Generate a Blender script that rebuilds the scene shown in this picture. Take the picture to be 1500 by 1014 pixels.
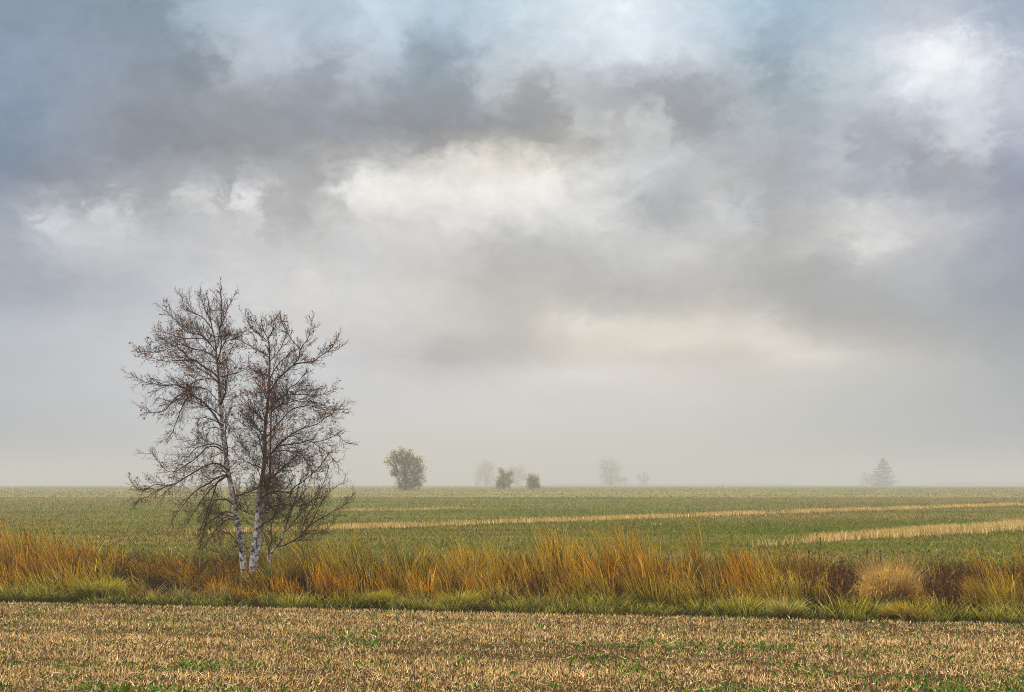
import bpy, math
import numpy as np

# ------------------------------------------------------------------ scene, camera, sky, sun
sc = bpy.context.scene
for o in list(bpy.data.objects):
    bpy.data.objects.remove(o)
COL = sc.collection
F = 1667.0            # focal length in units of a 1500 wide frame
EYE = 2.4             # camera height
ROW0 = 708.0          # row of eye level in the 1500x1014 frame
CX = 750.0

cam_data = bpy.data.cameras.new('camera')
cam = bpy.data.objects.new('camera', cam_data)
COL.objects.link(cam)
cam.location = (0, 0, EYE)
cam.rotation_euler = (math.radians(90), 0, 0)
cam_data.sensor_fit = 'HORIZONTAL'
cam_data.sensor_width = 36.0
cam_data.lens = 36.0 * F / 1500.0
cam_data.shift_y = (ROW0 - 507.0) / 1500.0
cam_data.clip_start = 0.1
cam_data.clip_end = 6000
sc.camera = cam

EXPOSURE = 0.5
SUN_ELEV, SUN_AZ = 47.0, 262.0      # azimuth clockwise from +Y (the view): from the left
SUN_STRENGTH = 1.5
ZENITH = (2.0, 1.95, 1.87)        # brightness overhead, as displayed
HAZE_DENSITY = 0.0014
HAZE_TOP = 31.0
HAZE_COLOR = (.675, .68, .71)
FOG_TONE = (200, 196, 189)      # how the far fog reads in the photograph

sc.view_settings.view_transform = 'Standard'
sc.view_settings.look = 'None'
sc.view_settings.gamma = 1.0
sc.view_settings.exposure = EXPOSURE
sc.view_settings.use_curve_mapping = False
sc.render.engine = 'CYCLES'
sc.cycles.use_denoising = True
sc.cycles.denoising_prefilter = 'NONE'
sc.cycles.denoising_input_passes = 'RGB_ALBEDO_NORMAL'
sc.cycles.use_adaptive_sampling = False
sc.cycles.sampling_pattern = 'BLUE_NOISE'
sc.cycles.filter_width = 0.95
sc.cycles.max_bounces = 6
sc.cycles.diffuse_bounces = 3
sc.cycles.transmission_bounces = 3
sc.cycles.volume_bounces = 1
sc.cycles.transparent_max_bounces = 4


def lin(c):
    c = np.asarray(c, float) / 255.0
    return np.where(c <= 0.04045, c / 12.92, ((c + 0.055) / 1.055) ** 2.4)


# cloud cover as it lies over the field: (row, [(column, r, g, b) ...])
CLOUD = [
 (25, [(20,140,158,178),(120,140,155,172),(220,140,156,172),(300,170,186,200),(400,185,200,214),(500,180,196,212),(560,195,212,226),(650,180,202,218),(720,190,208,222),(780,205,220,232),(850,218,228,238),(930,226,234,242),(1000,210,222,234),(1080,185,206,222),(1150,165,190,210),(1220,170,192,208),(1300,185,195,208),(1380,188,196,208),(1440,175,186,202),(1480,165,178,196)]),
 (80, [(20,142,160,182),(120,150,163,180),(200,145,157,170),(280,145,157,170),(330,185,195,206),(400,190,200,212),(480,165,175,187),(530,190,200,212),(580,185,198,210),(640,155,170,182),(690,180,192,204),(750,205,214,222),(830,200,210,220),(900,212,221,230),(980,212,221,230),(1050,195,205,215),(1120,160,178,192),(1180,175,190,202),(1250,200,210,218),(1320,226,229,233),(1390,240,241,242),(1440,215,219,226),(1480,185,194,208)]),
 (130,[(20,140,157,178),(120,150,160,173),(220,147,154,163),(320,155,161,168),(380,168,174,181),(450,155,162,170),(520,168,175,183),(600,150,158,166),(670,150,158,164),(720,182,188,192),(760,172,176,178),(830,185,188,190),(900,175,178,182),(960,165,168,173),(1020,160,165,170),(1080,175,183,190),(1140,155,168,178),(1200,178,188,196),(1280,195,204,213),(1360,218,223,230),(1420,215,221,229),(1480,195,203,215)]),
 (180,[(20,135,150,170),(120,148,157,168),(220,142,148,156),(320,148,152,158),(420,150,153,158),(520,150,153,156),(600,148,151,154),(680,153,154,155),(750,156,156,154),(810,160,160,158),(860,192,192,190),(910,182,183,183),(950,197,198,198),(1000,160,163,166),(1050,165,170,174),(1100,180,186,192),(1160,170,178,186),(1220,185,191,197),(1300,175,180,190),(1370,190,194,202),(1430,207,210,217),(1480,185,191,204)]),
 (230,[(20,130,145,163),(120,145,153,165),(200,150,155,163),(300,160,162,165),(400,165,166,168),(480,175,175,175),(560,190,189,187),(620,207,204,198),(680,217,213,205),(740,217,211,199),(800,200,196,186),(860,190,189,185),(950,200,202,203),(1020,190,194,197),(1090,178,180,183),(1150,175,178,182),(1230,190,192,195),(1310,165,168,176),(1380,180,183,190),(1430,190,193,200),(1480,160,167,182)]),
 (280,[(20,148,157,170),(120,150,155,162),(160,165,168,172),(240,165,166,169),(310,194,194,194),(340,160,160,163),(375,200,199,198),(430,168,168,168),(510,205,203,200),(560,230,227,220),(640,232,229,222),(720,234,231,224),(780,232,229,223),(850,215,214,211),(920,198,199,200),(980,176,178,180),(1060,186,186,186),(1130,168,169,171),(1210,176,178,181),(1300,170,172,177),(1400,165,168,175),(1480,155,162,176)]),
 (320,[(20,160,168,178),(100,192,194,198),(165,198,199,201),(220,175,177,180),(300,185,186,187),(370,200,200,199),(430,172,172,172),(490,190,189,187),(560,208,206,203),(640,212,210,207),(720,210,208,204),(800,208,207,204),(880,207,207,205),(940,180,181,182),(1000,176,177,178),(1070,195,195,194),(1130,173,173,173),(1200,190,189,188),(1280,207,205,204),(1350,192,191,193),(1420,180,181,186),(1480,165,170,181)]),
 (370,[(20,170,176,185),(120,190,192,196),(250,188,189,191),(350,192,192,193),(450,195,194,193),(560,198,196,193),(640,195,193,189),(720,176,175,172),(800,185,184,181),(900,190,189,186),(1000,196,195,192),(1100,180,179,177),(1200,177,177,176),(1280,195,194,193),(1380,178,180,184),(1480,160,167,178)]),
 (430,[(20,165,173,184),(120,176,180,187),(220,182,184,189),(320,200,200,201),(450,206,204,202),(550,206,203,198),(650,198,194,187),(740,184,181,175),(840,182,180,175),(940,176,174,171),(1040,180,178,174),(1140,170,169,167),(1240,170,170,170),(1350,172,174,176),(1480,158,164,172)]),
 (480,[(20,185,189,194),(200,192,193,196),(400,203,202,201),(550,203,200,196),(650,195,191,185),(750,188,184,177),(850,208,202,190),(950,211,204,192),(1050,213,206,195),(1130,211,205,195),(1200,184,181,175),(1300,176,175,173),(1480,168,171,175)]),
 (520,[(20,185,188,192),(300,198,198,200),(500,196,195,195),(590,190,188,187),(650,174,172,170),(760,186,182,176),(860,210,204,194),(1000,203,197,188),(1150,207,202,192),(1300,195,191,184),(1480,172,174,176)]),
 (560,[(20,188,190,193),(300,196,196,197),(500,198,197,197),(750,205,202,198),(1000,206,202,196),(1250,195,193,188),(1480,178,179,180)]),
 (620,[(20,186,188,190),(300,195,195,195),(500,202,200,197),(750,205,202,196),(1000,202,199,193),(1200,193,192,189),(1480,182,183,184)]),
 (700,[(20,180,182,182),(500,203,198,190),(700,203,197,188),(1000,200,196,187),(1250,190,188,183),(1480,178,178,178)]),
]


# single puffs, gaps and streaks: column, row, half width, half height, brightness
PUFFS = [
 (335,85,22,26,196),(310,124,16,10,172),(280,95,40,22,146),(85,170,35,40,160),(40,155,22,16,142),(225,248,50,10,172),(290,210,110,14,146),
 (430,32,30,14,186),(565,36,34,16,216),(405,78,22,16,198),(490,52,20,14,202),(548,100,34,18,192),(468,104,14,14,160),(640,92,34,26,158),(741,112,14,20,196),(472,212,18,8,186),(655,200,95,14,150),(560,268,45,20,234),(690,238,60,9,222),(600,216,30,7,160),
 (755,62,14,12,192),(782,150,16,40,158),(870,178,16,11,202),(955,172,12,18,206),(1000,145,26,18,160),(1030,190,14,16,160),(775,258,50,16,238),(830,214,60,10,160),(900,258,50,16,218),(925,284,18,10,184),(960,228,22,14,200),(912,165,14,10,186),(845,120,30,8,196),
 (1372,92,34,18,246),(1398,62,18,12,246),(1432,78,22,14,224),(1132,100,20,26,160),(1165,45,30,14,178),(1320,225,42,12,158),(1275,200,26,16,164),(1410,205,26,26,212),(1225,240,26,14,198),(1303,246,10,14,198),(1430,252,60,8,158),(1180,170,22,24,172),(1240,100,24,24,202),
 (163,308,13,13,218),(195,316,12,10,206),(97,327,22,14,212),(312,289,18,11,220),(374,291,15,13,232),(130,300,14,22,160),(337,294,12,14,178),(180,357,40,9,200),(70,410,70,16,168),(240,306,30,10,180),(270,345,40,18,188),
 (430,300,28,18,174),(525,285,22,16,236),(468,310,8,10,200),(738,384,28,14,178),(700,360,30,12,196),(650,508,32,7,174),(640,470,60,10,198),(590,400,60,10,192),(440,402,16,7,212),(560,330,40,14,194),
 (760,300,50,16,226),(962,308,26,22,170),(1068,312,20,12,202),(985,362,42,9,206),(845,402,50,7,176),(860,478,46,7,214),(930,447,30,6,186),(1000,425,60,8,182),(1040,400,30,9,180),(770,362,14,8,186),(920,470,40,6,208),
 (1282,355,26,12,220),(1270,330,40,14,206),(1378,338,22,10,202),(1370,421,13,8,208),(1182,372,22,7,198),(1300,466,80,9,168),(1120,494,30,9,214),(1210,395,40,5,170),(1440,378,40,4,172),(1455,330,22,6,190),(1200,440,60,10,170),(1150,330,20,24,174),
 (905,508,70,7,190),(1060,520,90,7,190),(1340,502,90,8,176),(1250,535,110,7,184),(960,494,60,6,216),(1310,550,110,7,202),(1185,518,60,6,214),(850,552,80,7,212),(560,500,60,7,194),(250,470,110,8,186),(120,500,90,8,194),(470,545,80,7,200),(730,535,60,7,190),
]


def cloud_at(x, y):
    rows = [r for r, _ in CLOUD]
    vals = []
    for _, cols in CLOUD:
        a = np.array(cols, float)
        vals.append([np.interp(x, a[:, 0], a[:, k]) for k in (1, 2, 3)])
    vals = np.array(vals)
    v = np.array([np.interp(y, rows, vals[:, k]) for k in range(3)])
    d = v[2] - v[0]
    if d > 12:                      # the blue gaps are greyer than clear sky
        v[2] -= .12 * (d - 12); v[0] += .10 * (d - 12)
    for (c, r, rx, ry, t) in PUFFS:
        w = math.exp(-((x - c) / (rx * 1.3)) ** 2 - ((y - r) / (ry * 1.3)) ** 2)
        if w > .01:
            v = v + (t - v.mean()) * w * (.68 if t > v.mean() else .55)
    mean = np.interp(y, [25, 180, 300, 450, 560, 700], [188, 172, 188, 190, 197, 195])
    v = v + np.interp(y, [250, 340, 540, 640], [0, 9, 8, 2]) * np.interp(x, [20, 250, 1000, 1480], [.3, 1, 1, .2])
    return lin(np.clip(v + (v.mean() - mean) * .08 * np.interp(y, [400, 600], [1, 0]), 60, 252))


def build_world():
    w = bpy.data.worlds.new('World')
    w.use_nodes = True
    nt = w.node_tree
    nt.nodes.clear()
    N, L = nt.nodes, nt.links

    def put(sock, v):
        if hasattr(v, 'is_linked') or isinstance(v, bpy.types.NodeSocket):
            L.new(v, sock)
        else:
            sock.default_value = v

    def m(op, a, b=0.0, c=None):
        n = N.new('ShaderNodeMath'); n.operation = op
        put(n.inputs[0], a); put(n.inputs[1], b)
        if c is not None:
            put(n.inputs[2], c)
        return n.outputs[0]

    def smooth(v, a, b):
        n = N.new('ShaderNodeMapRange'); n.interpolation_type = 'SMOOTHSTEP'
        put(n.inputs[0], v)
        n.inputs[1].default_value = a; n.inputs[2].default_value = b
        return n.outputs[0]

    def mix(f, a, b, mode='MIX'):
        n = N.new('ShaderNodeMix'); n.data_type = 'RGBA'; n.blend_type = mode
        put(n.inputs[0], f); put(n.inputs[6], a); put(n.inputs[7], b)
        return n.outputs[2]

    tc = N.new('ShaderNodeTexCoord')
    nrm = N.new('ShaderNodeVectorMath'); nrm.operation = 'NORMALIZE'
    L.new(tc.outputs['Generated'], nrm.inputs[0])
    sp = N.new('ShaderNodeSeparateXYZ'); L.new(nrm.outputs[0], sp.inputs[0])
    dx, dy, dz = sp.outputs

    hyp = m('SQRT', m('ADD', m('MULTIPLY', dx, dx), m('MULTIPLY', dy, dy)))
    el0 = m('DIVIDE', dz, m('MAXIMUM', hyp, 0.02))
    # flattened vector: clouds are wider than tall
    cv = N.new('ShaderNodeCombineXYZ')
    put(cv.inputs[0], dx); put(cv.inputs[1], dy); put(cv.inputs[2], m('MULTIPLY', dz, 1.5))

    def noise(vec, scale, detail, rough, dist=0.0, off=(0, 0, 0)):
        mp = N.new('ShaderNodeMapping'); mp.inputs['Location'].default_value = off
        L.new(vec, mp.inputs[0])
        n = N.new('ShaderNodeTexNoise')
        n.inputs['Scale'].default_value = scale; n.inputs['Detail'].default_value = detail
        n.inputs['Roughness'].default_value = rough; n.inputs['Distortion'].default_value = dist
        L.new(mp.outputs[0], n.inputs['Vector'])
        return n
    wn = noise(cv.outputs[0], 13.0, 6.0, 0.58, 0.4, (3.1, 1.7, 0.4))
    ws = N.new('ShaderNodeSeparateColor'); L.new(wn.outputs['Color'], ws.inputs[0])
    wf = noise(cv.outputs[0], 42.0, 5.0, 0.65, 0.3, (5.1, 0.7, 8.4))
    wfs = N.new('ShaderNodeSeparateColor'); L.new(wf.outputs['Color'], wfs.inputs[0])
    amp = smooth(el0, 0.02, 0.25)
    th = m('ADD', m('ARCTAN2', dx, dy), m('MULTIPLY', m('SUBTRACT', ws.outputs[0], 0.5), m('MULTIPLY', amp, 0.05)))
    th = m('ADD', th, m('MULTIPLY', m('SUBTRACT', wfs.outputs[0], 0.5), m('MULTIPLY', amp, 0.075)))
    el = m('ADD', el0, m('MULTIPLY', m('SUBTRACT', ws.outputs[1], 0.5), m('MULTIPLY', amp, 0.032)))
    el = m('ADD', el, m('MULTIPLY', m('SUBTRACT', wfs.outputs[1], 0.5), m('MULTIPLY', amp, 0.042)))

    th_lo, th_hi = math.atan((-15 - CX) / F), math.atan((1515 - CX) / F)
    R = th_hi - th_lo
    t = m('DIVIDE', m('PINGPONG', m('SUBTRACT', th, th_lo), R), R)

    els = [0.0, 0.03, 0.055, 0.08] + [0.08 + .0148 * k for k in range(1, 24)]
    NS = 64
    t3 = N.new('ShaderNodeCombineColor')
    for k in range(3):
        put(t3.inputs[k], t)

    def row_of_clouds(e):
        """colour along one elevation, as curves over the azimuth"""
        r = N.new('ShaderNodeRGBCurve')
        mp = r.mapping; mp.use_clip = False
        T = max(math.exp(-HAZE_DENSITY * (HAZE_TOP - EYE) / max(e, .002) * math.sqrt(1 + e * e)), .4)
        for k in range(NS):
            p = k / (NS - 1)
            a = th_lo + R * p
            c = cloud_at(CX + F * math.tan(a), ROW0 - F * e / math.cos(a))
            c = np.clip((c - lin(FOG_TONE) * (1 - T)) / T, .12, 1.2)
            for ch in range(3):
                pts = mp.curves[ch].points
                if k == 0 or k == NS - 1:
                    pts[0 if k == 0 else -1].location = (p, c[ch])
                else:
                    pts.new(p, c[ch])
        mp.update()
        L.new(t3.outputs[0], r.inputs['Color'])
        return r.outputs[0]
    col = None
    for i, e in enumerate(els):
        row = row_of_clouds(e)
        if col is None:
            col = row
            continue
        lm = N.new('ShaderNodeMapRange'); put(lm.inputs[0], el); lm.inputs[1].default_value = els[i - 1]; lm.inputs[2].default_value = e
        col = mix(lm.outputs[0], col, row)
    # overcast brightens towards the zenith
    col = mix(smooth(el, 0.43, 0.95), col, (ZENITH[0], ZENITH[1], ZENITH[2], 1))
    # below the horizon the world is bare earth, like the fields
    col = mix(smooth(el0, -0.03, -0.012), (.10, .08, .05, 1), col)
    # cloud texture
    n1 = noise(cv.outputs[0], 7.5, 7.0, 0.62, 0.6, (7.3, 2.2, 5.0))
    n2 = noise(cv.outputs[0], 24.0, 8.0, 0.68, 0.9, (1.3, 9.2, 2.0))
    d1 = m('MULTIPLY', m('SUBTRACT', n1.outputs[0], 0.5), 0.14)
    d2 = m('MULTIPLY', m('SUBTRACT', n2.outputs[0], 0.5), 0.46)
    lv = N.new('ShaderNodeCombineXYZ')
    put(lv.inputs[0], dx); put(lv.inputs[1], dy); put(lv.inputs[2], m('MULTIPLY', dz, 2.6))
    n3 = noise(lv.outputs[0], 34.0, 7.0, 0.66, 1.2, (4.4, 6.1, 3.0))
    d3 = m('MULTIPLY', m('MULTIPLY', m('SUBTRACT', n3.outputs[0], 0.5), smooth(el0, 0.03, 0.10)), 0.15)
    gain = m('ADD', m('ADD', 1.0, d3), m('MULTIPLY', m('ADD', d1, d2), smooth(el0, 0.02, 0.26)))
    vs = N.new('ShaderNodeVectorMath'); vs.operation = 'SCALE'
    L.new(col, vs.inputs[0]); put(vs.inputs['Scale'], m('MULTIPLY', gain, 10.0 / 2 ** EXPOSURE))

    sky = N.new('ShaderNodeTexSky'); sky.sky_type = 'NISHITA'; sky.sun_disc = False
    sky.sun_elevation = math.radians(SUN_ELEV); sky.sun_rotation = math.radians(SUN_AZ)
    sky.air_density = 1.0; sky.dust_density = 2.0; sky.ozone_density = 1.0
    thin = m('MULTIPLY', smooth(n1.outputs[0], 0.5, 0.75), 0.16)
    final = mix(thin, vs.outputs[0], sky.outputs[0])
    bg = N.new('ShaderNodeBackground'); bg.inputs['Strength'].default_value = 0.1
    L.new(final, bg.inputs[0])
    out = N.new('ShaderNodeOutputWorld'); L.new(bg.outputs[0], out.inputs[0])
    sc.world = w
    w.cycles.sampling_method = 'MANUAL'
    w.cycles.sample_map_resolution = 512


build_world()

sun_data = bpy.data.lights.new('sun', 'SUN')
sun_data.energy = SUN_STRENGTH
sun_data.angle = math.radians(12)
sun_data.color = (1.0, 0.90, 0.76)
sun = bpy.data.objects.new('sun', sun_data)
COL.objects.link(sun)
az, elv = math.radians(SUN_AZ), math.radians(SUN_ELEV)
sun.rotation_euler = (math.pi / 2 - elv, 0, math.pi - az)
sun.location = (-20, -30, 40)

# ------------------------------------------------------------------ helpers
rng = np.random.default_rng(11)


def obj(name, me, parent=None, **props):
    o = bpy.data.objects.new(name, me)
    COL.objects.link(o)
    if parent is not None:
        o.parent = parent
    for k, v in props.items():
        o[k] = v
    return o


def thing(name, loc, label, cat, group=None):
    o = obj(name, None, None, label=label, category=cat)
    o.empty_display_size = 0.3
    o.location = loc
    if group:
        o['group'] = group
    bpy.context.view_layer.update()
    return o


def make_mesh(name, V, Q, mat, C=None, smooth=False):
    """V (n,3) points, Q (m,k) faces of one size, C (n,3) base colours."""
    V = np.ascontiguousarray(V, np.float32); Q = np.ascontiguousarray(Q, np.int32)
    me = bpy.data.meshes.new(name)
    me.vertices.add(len(V)); me.vertices.foreach_set('co', V.ravel())
    m, k = Q.shape
    me.loops.add(m * k); me.loops.foreach_set('vertex_index', Q.ravel())
    me.polygons.add(m); me.polygons.foreach_set('loop_start', np.arange(0, m * k, k, dtype=np.int32))
    if smooth:
        me.polygons.foreach_set('use_smooth', np.ones(m, bool))
    if C is not None:
        at = me.color_attributes.new('Col', 'FLOAT_COLOR', 'POINT')
        c4 = np.ones((len(V), 4), np.float32); c4[:, :3] = C
        at.data.foreach_set('color', c4.ravel())
    me.materials.append(mat)
    me.update()
    return me


def _hash(ix, iy, seed):
    h = (ix.astype(np.int64) * 374761393 + iy.astype(np.int64) * 668265263 + seed * 1442695041) & 0xffffffff
    h = ((h ^ (h >> 13)) * 1274126177) & 0xffffffff
    return ((h ^ (h >> 16)) & 0xffff) / 65535.0


def vnoise(x, y, seed=0, octaves=3):
    x = np.asarray(x, float); y = np.asarray(y, float)
    tot = 0; amp = 1.0; s = 0
    for o in range(octaves):
        xf, yf = x * 2 ** o, y * 2 ** o
        ix, iy = np.floor(xf), np.floor(yf)
        u, v = xf - ix, yf - iy
        u = u * u * (3 - 2 * u); v = v * v * (3 - 2 * v)
        a = _hash(ix, iy, seed + o); b = _hash(ix + 1, iy, seed + o)
        c = _hash(ix, iy + 1, seed + o); d = _hash(ix + 1, iy + 1, seed + o)
        tot = tot + amp * ((a * (1 - u) + b * u) * (1 - v) + (c * (1 - u) + d * u) * v)
        s += amp; amp *= 0.5
    return tot / s


def strip(x, y):
    """metres past the edge between stubble and verge (negative: stubble)"""
    return y + 0.191 * x - 20.95


RISE = np.array([(0, 0), (38, 0), (60, .07), (100, .30), (150, .50), (220, .70), (300, .78), (450, .51), (700, .17), (1200, -.12), (2800, -.75)])
DITCH = np.array([(-50, 0), (-0.5, 0), (0.3, -.02), (2, -.12), (5, -.27), (9, -.3), (12, -.2), (16, -.05), (19, 0), (3000, 0)])


def ground_z(x, y):
    x = np.asarray(x, float); y = np.asarray(y, float)
    s = strip(x, y)
    z = np.interp(y, RISE[:, 0], RISE[:, 1]) + np.interp(s, DITCH[:, 0], DITCH[:, 1])
    z = z + 0.05 * (vnoise(x * .22, y * .22, 5, 2) - .5) * np.clip(s, 0, 1)
    return z + 0.5 * (vnoise(x * .006 + 3, y * .006, 9, 2) - .5) * np.clip((y - 120) / 300, 0, 1) * .5


def px(col, row, Y):
    return np.array([(col - CX) / F * Y, Y, EYE - (row - ROW0) / F * Y])


# ------------------------------------------------------------------ materials
def attr_material(name, translucent=0.3, rough=0.75, spec=0.15, vary=0.25, scale=3.0):
    """leaf or blade: its own colour and any painted root shade from the mesh, slightly varied; light passes through"""
    mt = bpy.data.materials.new(name); mt.use_nodes = True
    nt = mt.node_tree; nt.nodes.clear(); N, L = nt.nodes, nt.links
    a = N.new('ShaderNodeAttribute'); a.attribute_name = 'Col'
    out = N.new('ShaderNodeOutputMaterial')
    geo = N.new('ShaderNodeNewGeometry')
    nz = N.new('ShaderNodeTexNoise'); nz.inputs['Scale'].default_value = scale; nz.inputs['Detail'].default_value = 3
    L.new(geo.outputs['Position'], nz.inputs['Vector'])
    mr = N.new('ShaderNodeMapRange'); L.new(nz.outputs[0], mr.inputs[0])
    mr.inputs[1].default_value = .3; mr.inputs[2].default_value = .7
    mr.inputs[3].default_value = 1 - vary; mr.inputs[4].default_value = 1 + vary
    sc_ = N.new('ShaderNodeVectorMath'); sc_.operation = 'SCALE'
    L.new(a.outputs['Color'], sc_.inputs[0]); L.new(mr.outputs[0], sc_.inputs['Scale'])
    p = N.new('ShaderNodeBsdfPrincipled')
    p.inputs['Roughness'].default_value = rough
    p.inputs['Specular IOR Level'].default_value = spec
    L.new(sc_.outputs[0], p.inputs['Base Color'])
    if translucent > 0:
        t = N.new('ShaderNodeBsdfTranslucent'); L.new(sc_.outputs[0], t.inputs['Color'])
        mx = N.new('ShaderNodeMixShader'); mx.inputs[0].default_value = translucent
        L.new(p.outputs[0], mx.inputs[1]); L.new(t.outputs[0], mx.inputs[2]); L.new(mx.outputs[0], out.inputs[0])
    else:
        L.new(p.outputs[0], out.inputs[0])
    return mt


M_STRAW = attr_material('cut_straw', .1, .95, .03, .2, 2.0)
M_GRASS = attr_material('grass_blade', .25, .95, .0, .2, 1.2)
M_CROP = attr_material('field_plants', .2, .95, .0, .25, .35)
M_LEAF = attr_material('tree_leaf', .3, .9, .03, .2, 2.0)
M_TWIG = attr_material('twig_bark', 0, .9, .05, .3, 6.0)


def bark_material():
    mt = bpy.data.materials.new('birch_bark'); mt.use_nodes = True
    nt = mt.node_tree; N, L = nt.nodes, nt.links
    p = N['Principled BSDF']; p.inputs['Roughness'].default_value = .75; p.inputs['Specular IOR Level'].default_value = .2
    a = N.new('ShaderNodeAttribute'); a.attribute_name = 'Col'
    geo = N.new('ShaderNodeNewGeometry')
    mp = N.new('ShaderNodeMapping'); mp.inputs['Scale'].default_value = (7, 7, 9)
    L.new(geo.outputs['Position'], mp.inputs[0])
    n1 = N.new('ShaderNodeTexNoise'); n1.inputs['Scale'].default_value = 1.0; n1.inputs['Detail'].default_value = 5; n1.inputs['Roughness'].default_value = .65
    L.new(mp.outputs[0], n1.inputs['Vector'])
    r1 = N.new('ShaderNodeValToRGB'); r1.color_ramp.elements[0].position = .50; r1.color_ramp.elements[1].position = .56
    L.new(n1.outputs[0], r1.inputs[0])
    mp2 = N.new('ShaderNodeMapping'); mp2.inputs['Scale'].default_value = (9, 9, 60)
    L.new(geo.outputs['Position'], mp2.inputs[0])
    n2 = N.new('ShaderNodeTexNoise'); n2.inputs['Scale'].default_value = 1.0; n2.inputs['Detail'].default_value = 2
    L.new(mp2.outputs[0], n2.inputs['Vector'])
    r2 = N.new('ShaderNodeValToRGB'); r2.color_ramp.elements[0].position = .60; r2.color_ramp.elements[1].position = .66
    L.new(n2.outputs[0], r2.inputs[0])
    mxm = N.new('ShaderNodeMath'); mxm.operation = 'MAXIMUM'
    L.new(r1.outputs[0], mxm.inputs[0]); L.new(r2.outputs[0], mxm.inputs[1])
    sc_ = N.new('ShaderNodeMath'); sc_.operation = 'MULTIPLY'; sc_.inputs[1].default_value = .92
    L.new(mxm.outputs[0], sc_.inputs[0])
    mx = N.new('ShaderNodeMix'); mx.data_type = 'RGBA'
    L.new(sc_.outputs[0], mx.inputs[0]); L.new(a.outputs['Color'], mx.inputs[6]); mx.inputs[7].default_value = (.035, .028, .024, 1)
    L.new(mx.outputs[2], p.inputs['Base Color'])
    b = N.new('ShaderNodeBump'); b.inputs['Strength'].default_value = .5; b.inputs['Distance'].default_value = .01
    L.new(n1.outputs[0], b.inputs['Height']); L.new(b.outputs[0], p.inputs['Normal'])
    return mt


M_BARK = bark_material()


def ground_material():
    mt = bpy.data.materials.new('field_ground'); mt.use_nodes = True
    nt = mt.node_tree; N, L = nt.nodes, nt.links
    p = N['Principled BSDF']; p.inputs['Roughness'].default_value = 1; p.inputs['Specular IOR Level'].default_value = 0
    geo = N.new('ShaderNodeNewGeometry')
    sp = N.new('ShaderNodeSeparateXYZ'); L.new(geo.outputs['Position'], sp.inputs[0])

    def m(op, a, b):
        n = N.new('ShaderNodeMath'); n.operation = op
        for i, v in enumerate((a, b)):
            if isinstance(v, bpy.types.NodeSocket): L.new(v, n.inputs[i])
            else: n.inputs[i].default_value = v
        return n.outputs[0]

    def rng_(v, a, b):
        n = N.new('ShaderNodeMapRange'); L.new(v, n.inputs[0]); n.inputs[1].default_value = a; n.inputs[2].default_value = b
        return n.outputs[0]

    def mix(f, a, b):
        n = N.new('ShaderNodeMix'); n.data_type = 'RGBA'; L.new(f, n.inputs[0])
        for i, v in ((6, a), (7, b)):
            if isinstance(v, bpy.types.NodeSocket): L.new(v, n.inputs[i])
            else: n.inputs[i].default_value = (*v, 1)
        return n.outputs[2]

    def noise(scale, detail, sx=1, sy=1, rot=0, rough=.6):
        mp = N.new('ShaderNodeMapping'); mp.inputs['Scale'].default_value = (sx, sy, 1); mp.inputs['Rotation'].default_value = (0, 0, rot)
        L.new(geo.outputs['Position'], mp.inputs[0])
        n = N.new('ShaderNodeTexNoise'); n.inputs['Scale'].default_value = scale; n.inputs['Detail'].default_value = detail; n.inputs['Roughness'].default_value = rough
        L.new(mp.outputs[0], n.inputs['Vector'])
        return n.outputs[0]
    s = m('ADD', m('ADD', sp.outputs[1], m('MULTIPLY', sp.outputs[0], .191)), -20.95)
    # stubble soil with litter
    soil = mix(rng_(noise(22, 5), .35, .7), (.035, .020, .009), (.13, .08, .034))
    soil = mix(rng_(noise(1.1, 4, .5, 2.2, .19), .5, .75), soil, (.065, .042, .02))
    ditch = mix(rng_(noise(9, 4), .3, .7), (.012, .008, .005), (.035, .022, .01))
    # field: green crop in bands, tan where it thins
    band = noise(.045, 5, .35, 1.6, -.5, .62)
    fine = noise(2.2, 4, .6, 1.5, 0, .7)
    field = mix(rng_(fine, .35, .68), (.05, .08, .005), (.12, .105, .016))
    field = mix(rng_(band, .42, .62), field, (.19, .14, .05))
    far = mix(rng_(noise(.03, 6, .25, 1.8, -.2, .65), .38, .62), (.14, .17, .035), (.33, .25, .11))
    far = mix(rng_(noise(.6, 4, .4, 1.6), .4, .7), far, (.21, .19, .065))
    field = mix(rng_(sp.outputs[1], 60, 160), field, far)
    c = mix(rng_(s, -.35, .15), soil, ditch)
    c = mix(rng_(s, 14, 18), c, field)
    L.new(c, p.inputs['Base Color'])
    b = N.new('ShaderNodeBump'); b.inputs['Strength'].default_value = .8; b.inputs['Distance'].default_value = .05
    L.new(noise(14, 6), b.inputs['Height']); L.new(b.outputs[0], p.inputs['Normal'])
    return mt


# ------------------------------------------------------------------ the setting: ground, hills, haze
def sheet(name, xs, ys, zf, mat):
    X, Y = np.meshgrid(xs, ys)
    Z = zf(X, Y)
    V = np.stack([X, Y, Z], -1).reshape(-1, 3)
    nx = len(xs)
    i, j = np.meshgrid(np.arange(nx - 1), np.arange(len(ys) - 1))
    a = (j * nx + i).ravel()
    return make_mesh(name, V, np.stack([a, a + 1, a + nx + 1, a + nx], 1), mat, smooth=True)


gx = np.unique(np.concatenate([np.linspace(-2600, -100, 40), np.linspace(-100, -30, 30), np.linspace(-30, 30, 121), np.linspace(30, 100, 30), np.linspace(100, 2600, 40)]))
gy = np.unique(np.concatenate([np.linspace(-2500, -20, 14), np.linspace(-20, 12, 17), np.linspace(12, 48, 121), np.linspace(48, 480, 130), np.linspace(480, 2600, 70)]))
obj('ground', sheet('ground', gx, gy, ground_z, ground_material()), kind='structure')

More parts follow.
